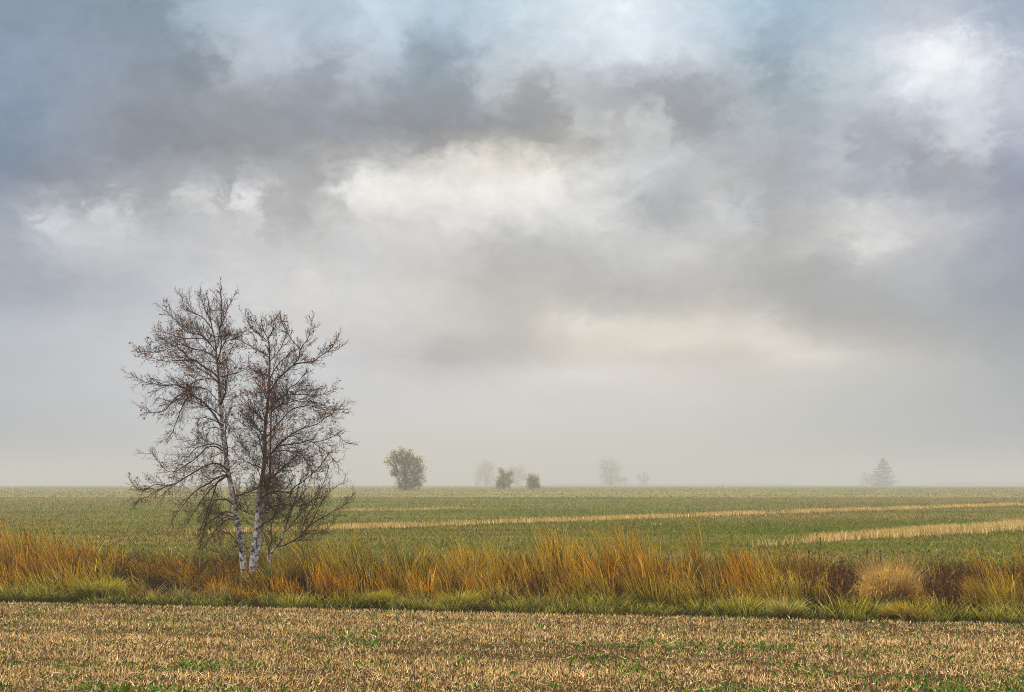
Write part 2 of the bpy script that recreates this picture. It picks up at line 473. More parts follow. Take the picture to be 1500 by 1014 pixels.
hill_mat = bpy.data.materials.new('far_hill'); hill_mat.use_nodes = True
_p = hill_mat.node_tree.nodes['Principled BSDF']; _p.inputs['Roughness'].default_value = 1.0; _p.inputs['Specular IOR Level'].default_value = 0
_n = hill_mat.node_tree.nodes.new('ShaderNodeTexNoise'); _n.inputs['Scale'].default_value = .05; _n.inputs['Detail'].default_value = 6
_r = hill_mat.node_tree.nodes.new('ShaderNodeValToRGB')
_r.color_ramp.elements[0].color = (.05, .04, .02, 1); _r.color_ramp.elements[1].color = (.14, .10, .06, 1)
_g = hill_mat.node_tree.nodes.new('ShaderNodeNewGeometry')
hill_mat.node_tree.links.new(_g.outputs['Position'], _n.inputs['Vector'])
hill_mat.node_tree.links.new(_n.outputs[0], _r.inputs[0]); hill_mat.node_tree.links.new(_r.outputs[0], _p.inputs['Base Color'])


def hill(cols, Y, depth):
    c = np.array(cols, float)
    xs = np.linspace(c[0, 0], c[-1, 0], 80)
    X0 = (xs - CX) / F * Y
    top = np.interp(xs, c[:, 0], c[:, 1])
    H = (ROW0 - top) / F * Y + EYE + .5 * (vnoise(xs * .15, xs * 0, 3, 3) - .5)
    vv = np.linspace(-1, 1, 13)
    V = np.array([(X0[i], Y + v * depth, -0.6 + (H[i] + .6) * max(0, 1 - v * v)) for v in vv for i in range(80)])
    i, j = np.meshgrid(np.arange(79), np.arange(12))
    a = (j * 80 + i).ravel()
    return make_mesh('hills', V, np.stack([a, a + 1, a + 81, a + 80], 1), hill_mat, smooth=True)


obj('hills', hill([(1300, 712), (1345, 710), (1385, 707), (1440, 706), (1480, 706.5), (1560, 707), (1640, 711)], 1700, 90), kind='structure')
obj('hills', hill([(770, 712), (830, 708.5), (900, 708.5), (1000, 709.5), (1080, 708), (1140, 709), (1240, 712)], 1600, 90), kind='structure')

haze_mat = bpy.data.materials.new('haze_air'); haze_mat.use_nodes = True
hn = haze_mat.node_tree.nodes; hn.clear()
ho = hn.new('ShaderNodeOutputMaterial'); hv = hn.new('ShaderNodeVolumePrincipled')
hv.inputs['Color'].default_value = (*HAZE_COLOR, 1)
hv.inputs['Density'].default_value = HAZE_DENSITY
hv.inputs['Anisotropy'].default_value = 0.0
haze_mat.cycles.volume_sampling = 'DISTANCE'
haze_mat.node_tree.links.new(hv.outputs[0], ho.inputs['Volume'])
x0, x1, y0, y1, z0, z1 = -2700, 2700, -2600, 2700, -2.3, HAZE_TOP
hV = np.array([(x, y, z) for z in (z0, z1) for y in (y0, y1) for x in (x0, x1)])
hQ = np.array([(0, 2, 3, 1), (4, 5, 7, 6), (0, 1, 5, 4), (2, 6, 7, 3), (0, 4, 6, 2), (1, 3, 7, 5)])
obj('haze', make_mesh('haze', hV, hQ, haze_mat), kind='stuff', label='thin pale ground fog lying over the fields', category='haze')


# ------------------------------------------------------------------ grass
def blades(P, h, lean_az, a0, a1, w, c0, c1, segs=3, r=None, face=None):
    """Ribbons rooted at P (n,3): length h, leaning towards lean_az, tilt from a0 (root) to a1 (tip), colours c0 root, c1 tip."""
    n = len(P)
    r = r or rng
    if face is None:
        face = r.uniform(0, 2 * np.pi, n)
    sx, sy = np.cos(face), np.sin(face)
    p = P.copy()
    V = np.empty((n, segs + 1, 2, 3)); C = np.empty((n, segs + 1, 2, 3))
    lx, ly = np.sin(lean_az), np.cos(lean_az)
    for k in range(segs + 1):
        t = k / segs
        ww = w * (1 - t) ** .8 * .5 + .0006
        off = np.stack([sx * ww, sy * ww, np.zeros(n)], 1)
        V[:, k, 0] = p - off; V[:, k, 1] = p + off
        g = t ** 1.5  # holds the root colour longer, painting shade low on the blades
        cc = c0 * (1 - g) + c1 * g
        C[:, k, 0] = cc; C[:, k, 1] = cc
        if k < segs:
            a = a0 + (a1 - a0) * ((k + .5) / segs)
            d = np.stack([np.sin(a) * lx, np.sin(a) * ly, np.cos(a)], 1)
            p = p + d * (h / segs)[:, None]
    V = V.reshape(-1, 3); C = C.reshape(-1, 3)
    base = (np.arange(n) * (segs + 1) * 2)[:, None]
    Q = np.concatenate([base + np.array([[2 * k, 2 * k + 1, 2 * k + 3, 2 * k + 2]]) for k in range(segs)], 0)
    return V, Q, C


def join(parts):
    Vs, Qs, Cs = [], [], []
    o = 0
    for V, Q, C in parts:
        Vs.append(V); Qs.append(Q + o); Cs.append(C); o += len(V)
    return np.concatenate(Vs), np.concatenate(Qs), np.concatenate(Cs)


def pick(palette, n, r=None, jitter=.22):
    r = r or rng
    cols = np.array([c for c, _ in palette]); w = np.array([q for _, q in palette], float); w /= w.sum()
    c = cols[r.choice(len(cols), n, p=w)]
    return c * np.exp(r.normal(0, jitter, (n, 1)))


def scatter(n, y0, y1, margin=1.5, power=1.0, slope=.47):
    """points in the wedge the view looks into, evenly by area when power = 1, denser near when larger"""
    u = rng.uniform(0, 1, n)
    Y = (y0 ** (2 - power) + u * (y1 ** (2 - power) - y0 ** (2 - power))) ** (1 / (2 - power)) if power != 2 else y0 * (y1 / y0) ** u
    X = rng.uniform(-1, 1, n) * (slope * Y + margin)
    return X, Y


def clumps(n, y0, y1, smin, smax, R, per, seed):
    """points gathered in clumps inside the strip: position of each blade, its clump id, offset within the clump and the clump centres"""
    X, Y = scatter(n, y0, y1, 1.5)
    s = strip(X, Y)
    wob = .35 * (vnoise(X * .9, X * 0, seed, 3) - .5)
    k = (s > smin + wob) & (s < smax + 4 * wob)
    X, Y = X[k], Y[k]
    rad = R * rng.uniform(.55, 1.4, len(X))
    cnt = np.maximum(3, (per * (rad / R) ** 2 * rng.uniform(.6, 1.3, len(X)))).astype(int)
    cid = np.repeat(np.arange(len(X)), cnt)
    m_ = len(cid)
    ang = rng.uniform(0, 6.283, m_); rr = np.sqrt(rng.uniform(0, 1, m_)) * rad[cid]
    ox, oy = rr * np.cos(ang), rr * np.sin(ang)
    return X[cid] + ox, Y[cid] + oy, cid, ang, rr / rad[cid], X, Y


def stubble():
    X, Y = scatter(310000, 10.5, 25.5, 1.2)
    s = strip(X, Y)
    rows = .5 + .5 * np.sin(s * 2 * np.pi / .95 + 2 * vnoise(X * .3, s * .3, 23, 2))
    tracks = .55 * vnoise(X * .16, s * 1.3, 21, 3) + .3 * vnoise(X * 3, Y * 3, 22, 2) + .15 * rows
    keep = (s < .10 + .3 * (vnoise(X * 1.5, s * 0, 8, 2) - .5)) & (rng.uniform(0, 1, len(X)) < np.clip(-.18 + 1.85 * tracks, .08, 1))
    X, Y, s, tracks = X[keep], Y[keep], s[keep], tracks[keep]
    n = len(X)
    P = np.stack([X, Y, ground_z(X, Y) - .004], 1)
    c = pick([((.78, .515, .205), 5.5), ((.88, .66, .35), 3.6), ((.50, .29, .095), 3), ((.10, .055, .018), 2.6), ((.40, .33, .07), .8)], n, jitter=.3)
    c *= (.8 + .35 * np.clip((tracks - .3) / .4, 0, 1))[:, None]
    h = rng.uniform(.025, .078, n) * (.7 + .6 * tracks)
    a = np.abs(rng.normal(.45, .4, n))
    V, Q, C = blades(P, h, rng.uniform(0, 6.28, n), a, a + rng.normal(.2, .2, n), rng.uniform(.008, .018, n), c * .8, c, 1, face=rng.normal(0, .8, n))
    # loose straw lying between the stubs
    X, Y = scatter(8000, 10.5, 24.5, 1.2)
    k = strip(X, Y) < -.05
    X, Y = X[k], Y[k]; n2 = len(X)
    P2 = np.stack([X, Y, ground_z(X, Y) + rng.uniform(.015, .06, n2)], 1)
    c2 = pick([((.80, .60, .32), 3), ((.62, .42, .18), 2)], n2)
    a2 = rng.uniform(1.2, 1.65, n2)
    V, Q, C = join([(V, Q, C), blades(P2, rng.uniform(.07, .18, n2), rng.uniform(0, 6.28, n2), a2, a2 + rng.normal(0, .15, n2), rng.uniform(.007, .012, n2), c2, c2, 1)])
    obj('stubble', make_mesh('stubble', V, Q, M_STRAW, C), kind='stuff', label='cut tan straw stubble covering the near field', category='stubble')
    # green regrowth
    X, Y = scatter(60000, 10.5, 24.5, 1.2)
    s = strip(X, Y)
    g = vnoise(X * .8, s * 1.3, 31, 3) + .35 * (vnoise(X * 4, Y * 4, 33, 2) - .5) + .06 * np.clip((17 - Y) / 5, -1, 1)
    keep = (s < 0) & (g + rng.normal(0, .05, len(X)) > .68)
    keep |= (s < 0) & (rng.uniform(0, 1, len(X)) < .075)
    X, Y = X[keep], Y[keep]; n = len(X)
    P = np.stack([X, Y, ground_z(X, Y) + rng.uniform(0, .03, n)], 1)
    c = pick([((.07, .17, .012), 3), ((.04, .11, .012), 2), ((.17, .25, .02), 2), ((.30, .36, .16), .4)], n)
    a = rng.uniform(.2, 1.3, n)
    V, Q, C = blades(P, rng.uniform(.035, .08, n), rng.uniform(0, 6.28, n), a, a + .4, rng.uniform(.022, .045, n), c, c, 2, face=rng.uniform(-1, 1, n))
    obj('green_regrowth', make_mesh('green_regrowth', V, Q, M_GRASS, C), kind='stuff', label='low green weeds sprouting in patches through the stubble', category='weeds')


LEFT = -np.pi / 2      # lean azimuth towards -X


def verge():
    """short green and straw grass along the edge of the stubble"""
    X, Y, cid, ang, rr, CXs, CYs = clumps(2100, 16, 29, .08, 2.8, .21, 32, 43)
    nc = len(CXs); n = len(X)
    cs = strip(CXs, CYs)
    hc = rng.uniform(.18, .54, nc) * np.clip(.6 + cs / 2.0, .55, 1)
    dry = np.clip((vnoise(CXs * .5 + 9, cs * .8, 47, 2) - .35) * 2.5 + rng.normal(0, .25, nc), 0, 1) * np.clip(.35 + cs / 2.5, .3, 1)
    P = np.stack([X, Y, ground_z(X, Y) - .01], 1)
    h = hc[cid] * rng.uniform(.55, 1.15, n)
    c0 = pick([((.025, .040, .004), 3), ((.05, .06, .006), 2)], n)  # dark roots paint the shade low in the verge
    c1 = pick([((.82, .64, .035), 3), ((.58, .53, .025), 2), ((.88, .70, .20), 1.5), ((.30, .37, .025), 1.4)], n, jitter=.33)
    d = dry[cid][:, None] * .7
    c1 = c1 * (1 - d) + pick([((.58, .42, .16), 2), ((.50, .30, .07), 1.5), ((.66, .55, .30), 1)], n) * d
    c1 *= rng.uniform(.75, 1.2, nc)[cid][:, None]
    dead = rng.uniform(0, 1, n) < .2  # these dark blades stand in for shaded gaps inside the clumps
    c1[dead] = pick([((.05, .06, .008), 2), ((.07, .04, .01), 1)], int(dead.sum()))
    lean = LEFT + rng.normal(0, 1.3, nc)
    az = np.where(rng.uniform(0, 1, n) < .6, np.pi / 2 - ang, lean[cid]) + rng.normal(0, .35, n)
    a0 = .08 + .35 * rr + np.abs(rng.normal(0, .1, n))
    arch = np.abs(rng.normal(.8, .4, nc))
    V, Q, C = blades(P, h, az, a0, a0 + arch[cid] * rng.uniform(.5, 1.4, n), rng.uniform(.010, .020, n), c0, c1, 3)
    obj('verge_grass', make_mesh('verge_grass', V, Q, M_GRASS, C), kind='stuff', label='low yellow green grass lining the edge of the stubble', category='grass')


# how high the tall grass stands along the ditch (column in the frame: factor), and where it is thin
TALL = np.array([(0, 1.12), (60, 1.15), (130, 1.0), (190, .72), (260, .72), (320, .62), (360, .50), (400, .62), (470, 1.0), (540, 1.1), (600, 1.0), (700, .95), (780, 1.05), (860, 1.22), (930, 1.2), (1000, 1.0), (1060, .95), (1130, 1.08), (1200, .88), (1260, .62), (1330, .60), (1390, .75), (1450, .98), (1500, 1.0)])


def tall_grass():
    X, Y, cid, ang, rr, CXs, CYs = clumps(1900, 20, 41, 2.4, 11.6, .23, 40, 63)
    nc = len(CXs)
    ccol = CX + F * CXs / CYs; cs = strip(CXs, CYs)
    gap = np.exp(-((ccol - 1400) / 75) ** 2) * .85 + np.exp(-((ccol - 1235) / 40) ** 2) * .7
    patch = vnoise(CXs * .45 + cs * .15, cs * .35, 61, 2)
    live = rng.uniform(0, 1, nc) < np.clip((patch - .22) * 3.2, .12, 1) * (1 - gap * (cs > 3.5))
    k = live[cid]
    X, Y, cid, ang, rr = X[k], Y[k], cid[k], ang[k], rr[k]
    n = len(X)
    P = np.stack([X, Y, ground_z(X, Y) - .02], 1)
    fac = np.interp(ccol, TALL[:, 0], TALL[:, 1])
    hc = (.46 + .50 * np.clip((cs - 2) / 6.5, 0, 1)) * fac * rng.uniform(.70, 1.30, nc) * (.85 + .5 * patch)
    h = hc[cid] * rng.uniform(.5, 1.2, n)
    hue = np.clip(vnoise(CXs * .3 + 40, cs * .3, 69, 2) + rng.normal(0, .16, nc), 0, 1)
    grn = np.clip((vnoise(CXs * .5 + 20, cs * .4, 67, 2) - .45) * 3 + rng.normal(0, .3, nc), 0, 1)
    c0 = pick([((.035, .028, .007), 2), ((.05, .028, .008), 2), ((.022, .014, .006), 2)], n)  # near-black roots: shade at the foot of the grass put into colour
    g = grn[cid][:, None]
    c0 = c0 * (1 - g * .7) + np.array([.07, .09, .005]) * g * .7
    orange = pick([((.84, .34, .010), 4), ((.66, .22, .008), 3), ((.88, .50, .025), 2)], n, jitter=.38)
    gold = pick([((.86, .54, .025), 3), ((.90, .68, .19), 1.4), ((.64, .45, .02), 2)], n, jitter=.38)
    f = np.clip((hue[cid] - .5) * 4 + .72, 0, 1)[:, None]
    c1 = (orange * f + gold * (1 - f)) * rng.uniform(.72, 1.15, nc)[cid][:, None]
    dead = rng.uniform(0, 1, n) < .18          # near-black blades painted in as shaded gaps between the gold
    c1[dead] = pick([((.035, .018, .006), 2), ((.08, .035, .009), 1)], int(dead.sum()))
    leftlean = np.exp(-((ccol - 260) / 120) ** 2)
    lean = LEFT + rng.normal(.15, .6, nc) + 1.0 * (vnoise(CXs * .3, cs * .3, 71, 1) - .5)
    tilt = np.abs(rng.normal(.26, .16, nc)) + .28 * leftlean
    az = lean[cid] + rng.normal(0, .4, n)
    out = rng.uniform(0, 1, n) < .22
    az = np.where(out, np.pi / 2 - ang, az)
    a0 = tilt[cid] * rng.uniform(.4, 1.2, n) + np.abs(rng.normal(0, .06, n))
    a1 = a0 + np.abs(rng.normal(.32, .34, n)) + .5 * leftlean[cid] * rng.uniform(0, 1, n)
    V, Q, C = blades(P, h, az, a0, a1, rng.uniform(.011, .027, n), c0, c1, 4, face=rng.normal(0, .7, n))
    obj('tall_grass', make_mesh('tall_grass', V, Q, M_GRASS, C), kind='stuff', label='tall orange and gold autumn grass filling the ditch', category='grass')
    # dark dead weeds standing among the grass on the right and thinly elsewhere
    X, Y = scatter(30000, 22, 40, 1.5)
    s = strip(X, Y); colx = CX + F * X / Y
    where = np.exp(-((colx - 1395) / 95) ** 2) + .7 * np.exp(-((colx - 1225) / 45) ** 2) + .10 + .4 * np.exp(-((colx - 320) / 50) ** 2)
    keep = (s > 4.2) & (s < 12.5) & (rng.uniform(0, 1, len(X)) < where)
    X, Y, s = X[keep], Y[keep], s[keep]; n = len(X)
    P = np.stack([X, Y, ground_z(X, Y) - .02], 1)
    c = pick([((.05, .020, .006), 3), ((.11, .045, .009), 2), ((.34, .15, .015), 1.2)], n, jitter=.35)
    a0 = np.abs(rng.normal(.1, .1, n))
    stems = blades(P, rng.uniform(.35, .85, n), rng.uniform(0, 6.28, n), a0, a0 + .15, rng.uniform(.008, .014, n), c, c, 2, face=rng.normal(0, .6, n))
    k = 4
    Pl = np.repeat(P, k, 0); Pl[:, 2] += rng.uniform(.2, .7, n * k); Pl[:, :2] += rng.normal(0, .02, (n * k, 2))
    cl_ = np.repeat(c, k, 0) * rng.uniform(.7, 1.5, (n * k, 1))
    a = rng.uniform(.5, 1.8, n * k)
    lv = blades(Pl, rng.uniform(.05, .12, n * k), rng.uniform(0, 6.28, n * k), a, a + .5, rng.uniform(.015, .03, n * k), cl_, cl_, 1)
    V, Q, C = join([stems, lv])
    obj('dead_weeds', make_mesh('dead_weeds', V, Q, M_GRASS, C), kind='stuff', label='dark brown dead weeds standing in the ditch behind the grass', category='weeds')


def field_plants():
    X, Y = scatter(210000, 33, 150, 2, power=1.75)
    s = strip(X, Y)
    keep = s > 10.5
    X, Y = X[keep], Y[keep]; n = len(X)
    q = Y - .84 * X                       # across the drilled strips
    band = vnoise(X * .02 + 3, q * .075, 81, 3)
    patch = vnoise(X * .12, Y * .2, 83, 3)
    P = np.stack([X, Y, ground_z(X, Y) - .01], 1)
    g = pick([((.15, .19, .006), 3), ((.20, .235, .010), 2), ((.09, .13, .006), 2)], n, jitter=.25)
    t = pick([((.25, .16, .018), 3), ((.34, .22, .04), 2), ((.08, .045, .008), 2.5), ((.70, .60, .40), .2)], n, jitter=.3)
    f = (rng.uniform(0, 1, n) < np.clip(.28 + 2.4 * (band - .5) + 1.6 * (patch - .5) + .12 * np.clip((Y - 60) / 60, 0, 1), .08, .9))[:, None]
    c = np.where(f, t, g)
    wf = (np.clip((Y - 70 + 25 * (patch - .5)) / 80, 0, 1))[:, None]
    fr = pick([((.34, .25, .11), 3), ((.25, .18, .07), 2)], n); fg = pick([((.15, .19, .035), 3), ((.20, .21, .05), 2)], n)
    c = c * (1 - wf) + np.where(f, fr, fg) * wf
    a = np.abs(rng.normal(.35, .3, n))
    sz = rng.uniform(.055, .13, n) * (.75 + Y / 160)
    V, Q, C = blades(P, sz, rng.uniform(0, 6.28, n), a, a + .4, sz * rng.uniform(.25, .45, n), c * .9, c, 1, face=rng.normal(0, .8, n))
    V2 = field_far()
    V, Q, C = join([(V, Q, C), V2])
    obj('field_plants', make_mesh('field_plants', V, Q, M_CROP, C), kind='stuff', label='low green and brown plants covering the field beyond the ditch', category='crop')


def field_far():
    X, Y = scatter(80000, 140, 900, 3, power=1.75)
    n = len(X)
    q = Y - .5 * X
    band = vnoise(X * .008 + 3, q * .035, 85, 3)
    P = np.stack([X, Y, ground_z(X, Y) - .02], 1)
    g = pick([((.15, .19, .035), 3), ((.20, .21, .05), 2)], n)
    t = pick([((.34, .25, .11), 3), ((.42, .32, .15), 2), ((.25, .18, .07), 2)], n)
    f = (rng.uniform(0, 1, n) < np.clip(.5 + 2.4 * (band - .5), .05, .95))[:, None]
    c = np.where(f, t, g)
    a = np.abs(rng.normal(.3, .3, n))
    sz = rng.uniform(.12, .24, n) * (Y / 200) ** .4
    return blades(P, sz, rng.uniform(0, 6.28, n), a, a + .4, sz * .8, c, c, 1, face=rng.normal(0, .8, n))


def dry_strip(pts, half, hgt, n, label, fade=(.1, .02)):
    """a belt of uncut dry grass running across the field; pts: (X, Y) along its middle"""
    p = np.array(pts, float)
    u = rng.uniform(0, 1, n)
    L_ = np.r_[0, np.cumsum(np.hypot(*np.diff(p, axis=0).T))]; L_ /= L_[-1]
    X = np.interp(u, L_, p[:, 0]); Y = np.interp(u, L_, p[:, 1])
    hw = np.interp(u, np.linspace(0, 1, len(half)), half)
    edge = .6 + .8 * vnoise(u * 60, u * 0, 91, 3)
    Y = Y + rng.normal(0, .42, n) * hw * edge
    X = X + rng.normal(0, .3, n)
    den = vnoise(X * .25, Y * .25, 93, 2)
    ends = np.clip(u / fade[0], 0, 1) * np.clip((1 - u) / fade[1], 0, 1)
    keep = rng.uniform(0, 1, n) < np.clip((den - .2) * 2.6, .12, 1) * ends
    X, Y = X[keep], Y[keep]; n = len(X)
    P = np.stack([X, Y, ground_z(X, Y) - .02], 1)
    c1 = pick([((.74, .52, .19), 3), ((.82, .63, .30), 2), ((.64, .40, .08), 2), ((.40, .26, .06), 1.4)], n, jitter=.3)
    a0 = np.abs(rng.normal(.15, .12, n))
    V, Q, C = blades(P, hgt * rng.uniform(.55, 1.15, n), LEFT + rng.normal(.8, 1.2, n), a0, a0 + np.abs(rng.normal(.35, .25, n)), rng.uniform(.018, .034, n), c1 * .85, c1, 2, face=rng.normal(0, .6, n))
    obj('dry_grass_strip', make_mesh('dry_grass_strip', V, Q, M_GRASS, C), kind='stuff', label=label, category='grass')


stubble()
verge()
tall_grass()
field_plants()
dry_strip([(-15, 52.5), (-12, 55), (-8.5, 58), (3, 68), (20, 83), (48, 107)], [.9, .9, 1.1, 1.2, 1.1, 1.1], .34, 26000, 'long thin strip of dry tan grass running right from the birches across the field', (.08, .01))
dry_strip([(8, 41.5), (13, 46.5), (19, 52.5), (29, 62)], [.3, .9, 1.9, 3.0], .42, 17000, 'broad strip of dry tan grass widening towards the right edge', (.6, .01))
dry_strip([(-15, 88), (-9, 90), (-3.5, 95)], [1.0, 1.2, .8], .30, 6500, 'short faint strip of dry grass right of the bare birches', (.3, .5))


# ------------------------------------------------------------------ single plants along the ditch
def on_ground(col, Y):
    x = (col - CX) / F * Y
    return np.array([x, Y, float(ground_z(x, Y))])


def tussock(col, Y, R, h, n, arch, cols0, cols1, label, lean=None, cat='grass clump'):
    c = on_ground(col, Y)
    t = thing('grass_tussock', c, label, cat)
    r = np.random.default_rng(int(col))
    ang = r.uniform(0, 2 * np.pi, n); rad = R * .45 * np.sqrt(r.uniform(0, 1, n))
    P = np.stack([rad * np.cos(ang), rad * np.sin(ang) * .8, np.full(n, -.02)], 1)
    az = np.pi / 2 - ang + r.normal(0, .5, n)
    if lean is not None:
        az = np.where(r.uniform(0, 1, n) < .55, lean + r.normal(0, .4, n), az)
    a0 = .1 + .5 * rad / R + np.abs(r.normal(0, .12, n))
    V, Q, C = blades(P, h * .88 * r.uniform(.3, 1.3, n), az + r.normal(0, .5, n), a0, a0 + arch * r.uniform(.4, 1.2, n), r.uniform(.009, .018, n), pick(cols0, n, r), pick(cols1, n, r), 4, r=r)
    half = n // 5
    split = half * 5 * 2
    obj('outer_blades', make_mesh('outer_blades', V, Q.reshape(4, n, 4)[:, half:].reshape(-1, 4), M_GRASS, C), t)
    obj('inner_blades', make_mesh('inner_blades', V, Q.reshape(4, n, 4)[:, :half].reshape(-1, 4), M_GRASS, C), t)
    return t


GREEN0 = [((.025, .040, .004), 2), ((.05, .06, .006), 1)]  # roots with painted shade, as in the verge
YEL1 = [((.70, .55, .03), 3), ((.44, .42, .02), 2), ((.80, .62, .18), 1.5), ((.12, .14, .01), 1.5)]
GOLD1 = [((.66, .42, .03), 3), ((.54, .27, .015), 2), ((.70, .54, .18), 1), ((.10, .07, .01), 1.5)]
PALE1 = [((.74, .60, .18), 3), ((.60, .50, .10), 2), ((.40, .38, .05), 1.5)]
tussock(546, 22.6, .55, .52, 1500, 1.7, GREEN0, YEL1, 'rounded yellow green grass tussock bowing right at the stubble edge', lean=1.4)
tussock(143, 24.3, .8, .62, 1800, 1.1, GREEN0, YEL1, 'large bright yellow green tussock near the left edge of the field')
tussock(1152, 20.6, .40, .50, 700, 1.0, [((.12, .12, .02), 1)], PALE1, 'pale bleached grass clump at the stubble edge below the tall dark stalks')
tussock(1448, 22.8, .45, .85, 800, .7, GREEN0, GOLD1, 'upright green gold reedy tuft before the dark weeds at right', lean=LEFT)
tussock(1085, 20.9, .45, .50, 900, 1.0, GREEN0, YEL1, 'bright green tussock with pale bent tips left of the bleached clump')
tussock(672, 22.2, .50, .50, 1000, 1.2, GREEN0, YEL1, 'dense green tussock just right of the rounded bowing one')
tussock(1330, 20.2, .7, .42, 1500, 1.3, GREEN0, GOLD1, 'wide dark green tussock in front of the round straw bush', lean=LEFT)
tussock(405, 30.6, .40, .75, 500, .7, [((.07, .13, .02), 1)], [((.13, .22, .04), 2), ((.40, .30, .08), 2)], 'green reedy tuft at the foot of the small birch', lean=LEFT)


def straw_bush():
    c = on_ground(1303, 24.3)
    t = thing('straw_bush', c, 'round tangled straw coloured bush among dark weeds at right', 'bush')
    r = np.random.default_rng(77)
    n = 1800
    ang = r.uniform(0, 2 * np.pi, n); rad = .22 * np.sqrt(r.uniform(0, 1, n))
    P = np.stack([rad * np.cos(ang), rad * np.sin(ang), np.full(n, -.02)], 1)
    st = blades(P, r.uniform(.3, 1.3, n), np.pi / 2 - ang + r.normal(0, .9, n), .1 + 1.4 * rad, .35 + 2.3 * rad + r.normal(0, .3, n), r.uniform(.006, .011, n),
                pick([((.22, .12, .035), 1)], n, r), pick([((.66, .44, .13), 3), ((.76, .58, .26), 2), ((.46, .26, .07), 1)], n, r), 4, r=r)
    obj('stems', make_mesh('stems', *st[:2], M_GRASS, st[2]), t)
    k = 3800
    u = r.normal(0, 1, (k, 3)); u /= np.linalg.norm(u, axis=1)[:, None]; u[:, 2] = np.abs(u[:, 2])
    rr = r.uniform(.62, 1.0, (k, 1)) ** .5
    Pk = u * rr * np.array([.70, .5, .44]) * (1 + .3 * (vnoise(u[:, 0] * 3 + 9, u[:, 2] * 3 + u[:, 1], 17, 2) - .5))[:, None] * r.uniform(.85, 1.15, (k, 1)) + np.array([0, 0, .34])
    Pk[:, 2] -= .3 * (r.uniform(0, 1, k) ** 2) * (np.abs(u[:, 0]) > .5)
    a = r.uniform(.3, 2.0, k)
    cc = pick([((.72, .45, .07), 3), ((.84, .62, .22), 2), ((.40, .20, .03), 2)], k, r, .35)
    tw = blades(Pk, r.uniform(.06, .26, k), r.uniform(0, 6.28, k), a, a + r.normal(0, .8, k), r.uniform(.006, .012, k), cc, cc, 2, r=r)
    obj('seed_heads', make_mesh('seed_heads', *tw[:2], M_GRASS, tw[2]), t, kind='stuff')


straw_bush()


def tube(pts, rad, sides=5, closed=False):
    pts = np.asarray(pts, float); k = len(pts)
    rad = np.broadcast_to(np.asarray(rad, float), (k,))
    T = np.gradient(pts, axis=0); T /= np.linalg.norm(T, axis=1)[:, None] + 1e-9
    ref = np.array([0, 0, 1.0]) if abs(T[:, 2]).mean() < .8 else np.array([0, 1.0, 0])
    A = np.cross(T, ref); A /= np.linalg.norm(A, axis=1)[:, None] + 1e-9
    B = np.cross(T, A)
    th = np.arange(sides) / sides * 2 * np.pi
    V = pts[:, None] + rad[:, None, None] * (np.cos(th)[None, :, None] * A[:, None] + np.sin(th)[None, :, None] * B[:, None])
    i = np.arange(sides); j = (i + 1) % sides
    Q = np.concatenate([np.stack([q * sides + i, q * sides + j, (q + 1) * sides + j, (q + 1) * sides + i], 1) for q in range(k - 1)])
    return V.reshape(-1, 3), Q


def stalk(col, top_row, Y, label, dark=True, head=.3, rad=.006):
    c = on_ground(col, Y)
    t = thing('weed_stalk', c, label, 'weed stalk', 'dead stalks above the ditch grass')
    top = EYE - (top_row - ROW0) / F * Y - c[2]
    r = np.random.default_rng(int(col * 3))
    pts = np.array([(0, 0, -.03), (.01, 0, top * .35), (-.01, .01, top * .7), (.015, 0, top)])
    V, Q = tube(pts, [rad, rad, rad * .8, rad * .5], 5)
    col_ = np.array([.07, .03, .018]) if dark else np.array([.30, .14, .035])
    obj('stem', make_mesh('stem', V, Q, M_TWIG, np.tile(col_, (len(V), 1))), t)
    n = 120
    z = top - head * r.uniform(0, 1, n) ** 1.2
    P = np.stack([r.normal(0, .012, n), r.normal(0, .012, n), z], 1)
    a = r.uniform(.2, 1.2, n)
    w = (.024 if dark else .014)
    cc = pick([(tuple(col_), 2), (tuple(col_ * 1.6), 1)], n, r)
    hd = blades(P, r.uniform(.4, 1.2, n) * w * 1.4, r.uniform(0, 6.28, n), a, a + .3, np.full(n, w * .6), cc, cc, 1, r=r)
    obj('seed_head', make_mesh('seed_head', *hd[:2], M_GRASS, hd[2]), t)
    for k in range(3):
        z0_ = top * (.35 + .15 * k); an = r.uniform(0, 6.28)
        e = np.array([math.cos(an) * .1, math.sin(an) * .1, z0_ + .16])
        V, Q = tube([(0, 0, z0_), e * np.array([.6, .6, 1]) - np.array([0, 0, .05]), e], [rad * .7, rad * .6, rad * .4], 4)
        obj('side_shoot', make_mesh('side_shoot', V, Q, M_TWIG, np.tile(col_, (len(V), 1))), t)


stalk(1201.5, 788, 29.5, 'tall dark brown seed stalk standing highest above the grass at right')
stalk(1185, 806, 29.2, 'shorter dark stalk just left of the highest dark one', head=.25)
stalk(1178, 771, 29.8, 'slender orange stalk rising above the tan strip left of dark stalks', dark=False, rad=.006)
stalk(1270, 802, 28.0, 'dark stalk directly behind the round straw bush, left one of two', head=.3)
stalk(1290, 807, 28.2, 'dark stalk directly behind the round straw bush, right one of two', head=.25)
stalk(1111, 801, 28.5, 'dark reddish stalk between orange grass clumps right of centre', head=.3)


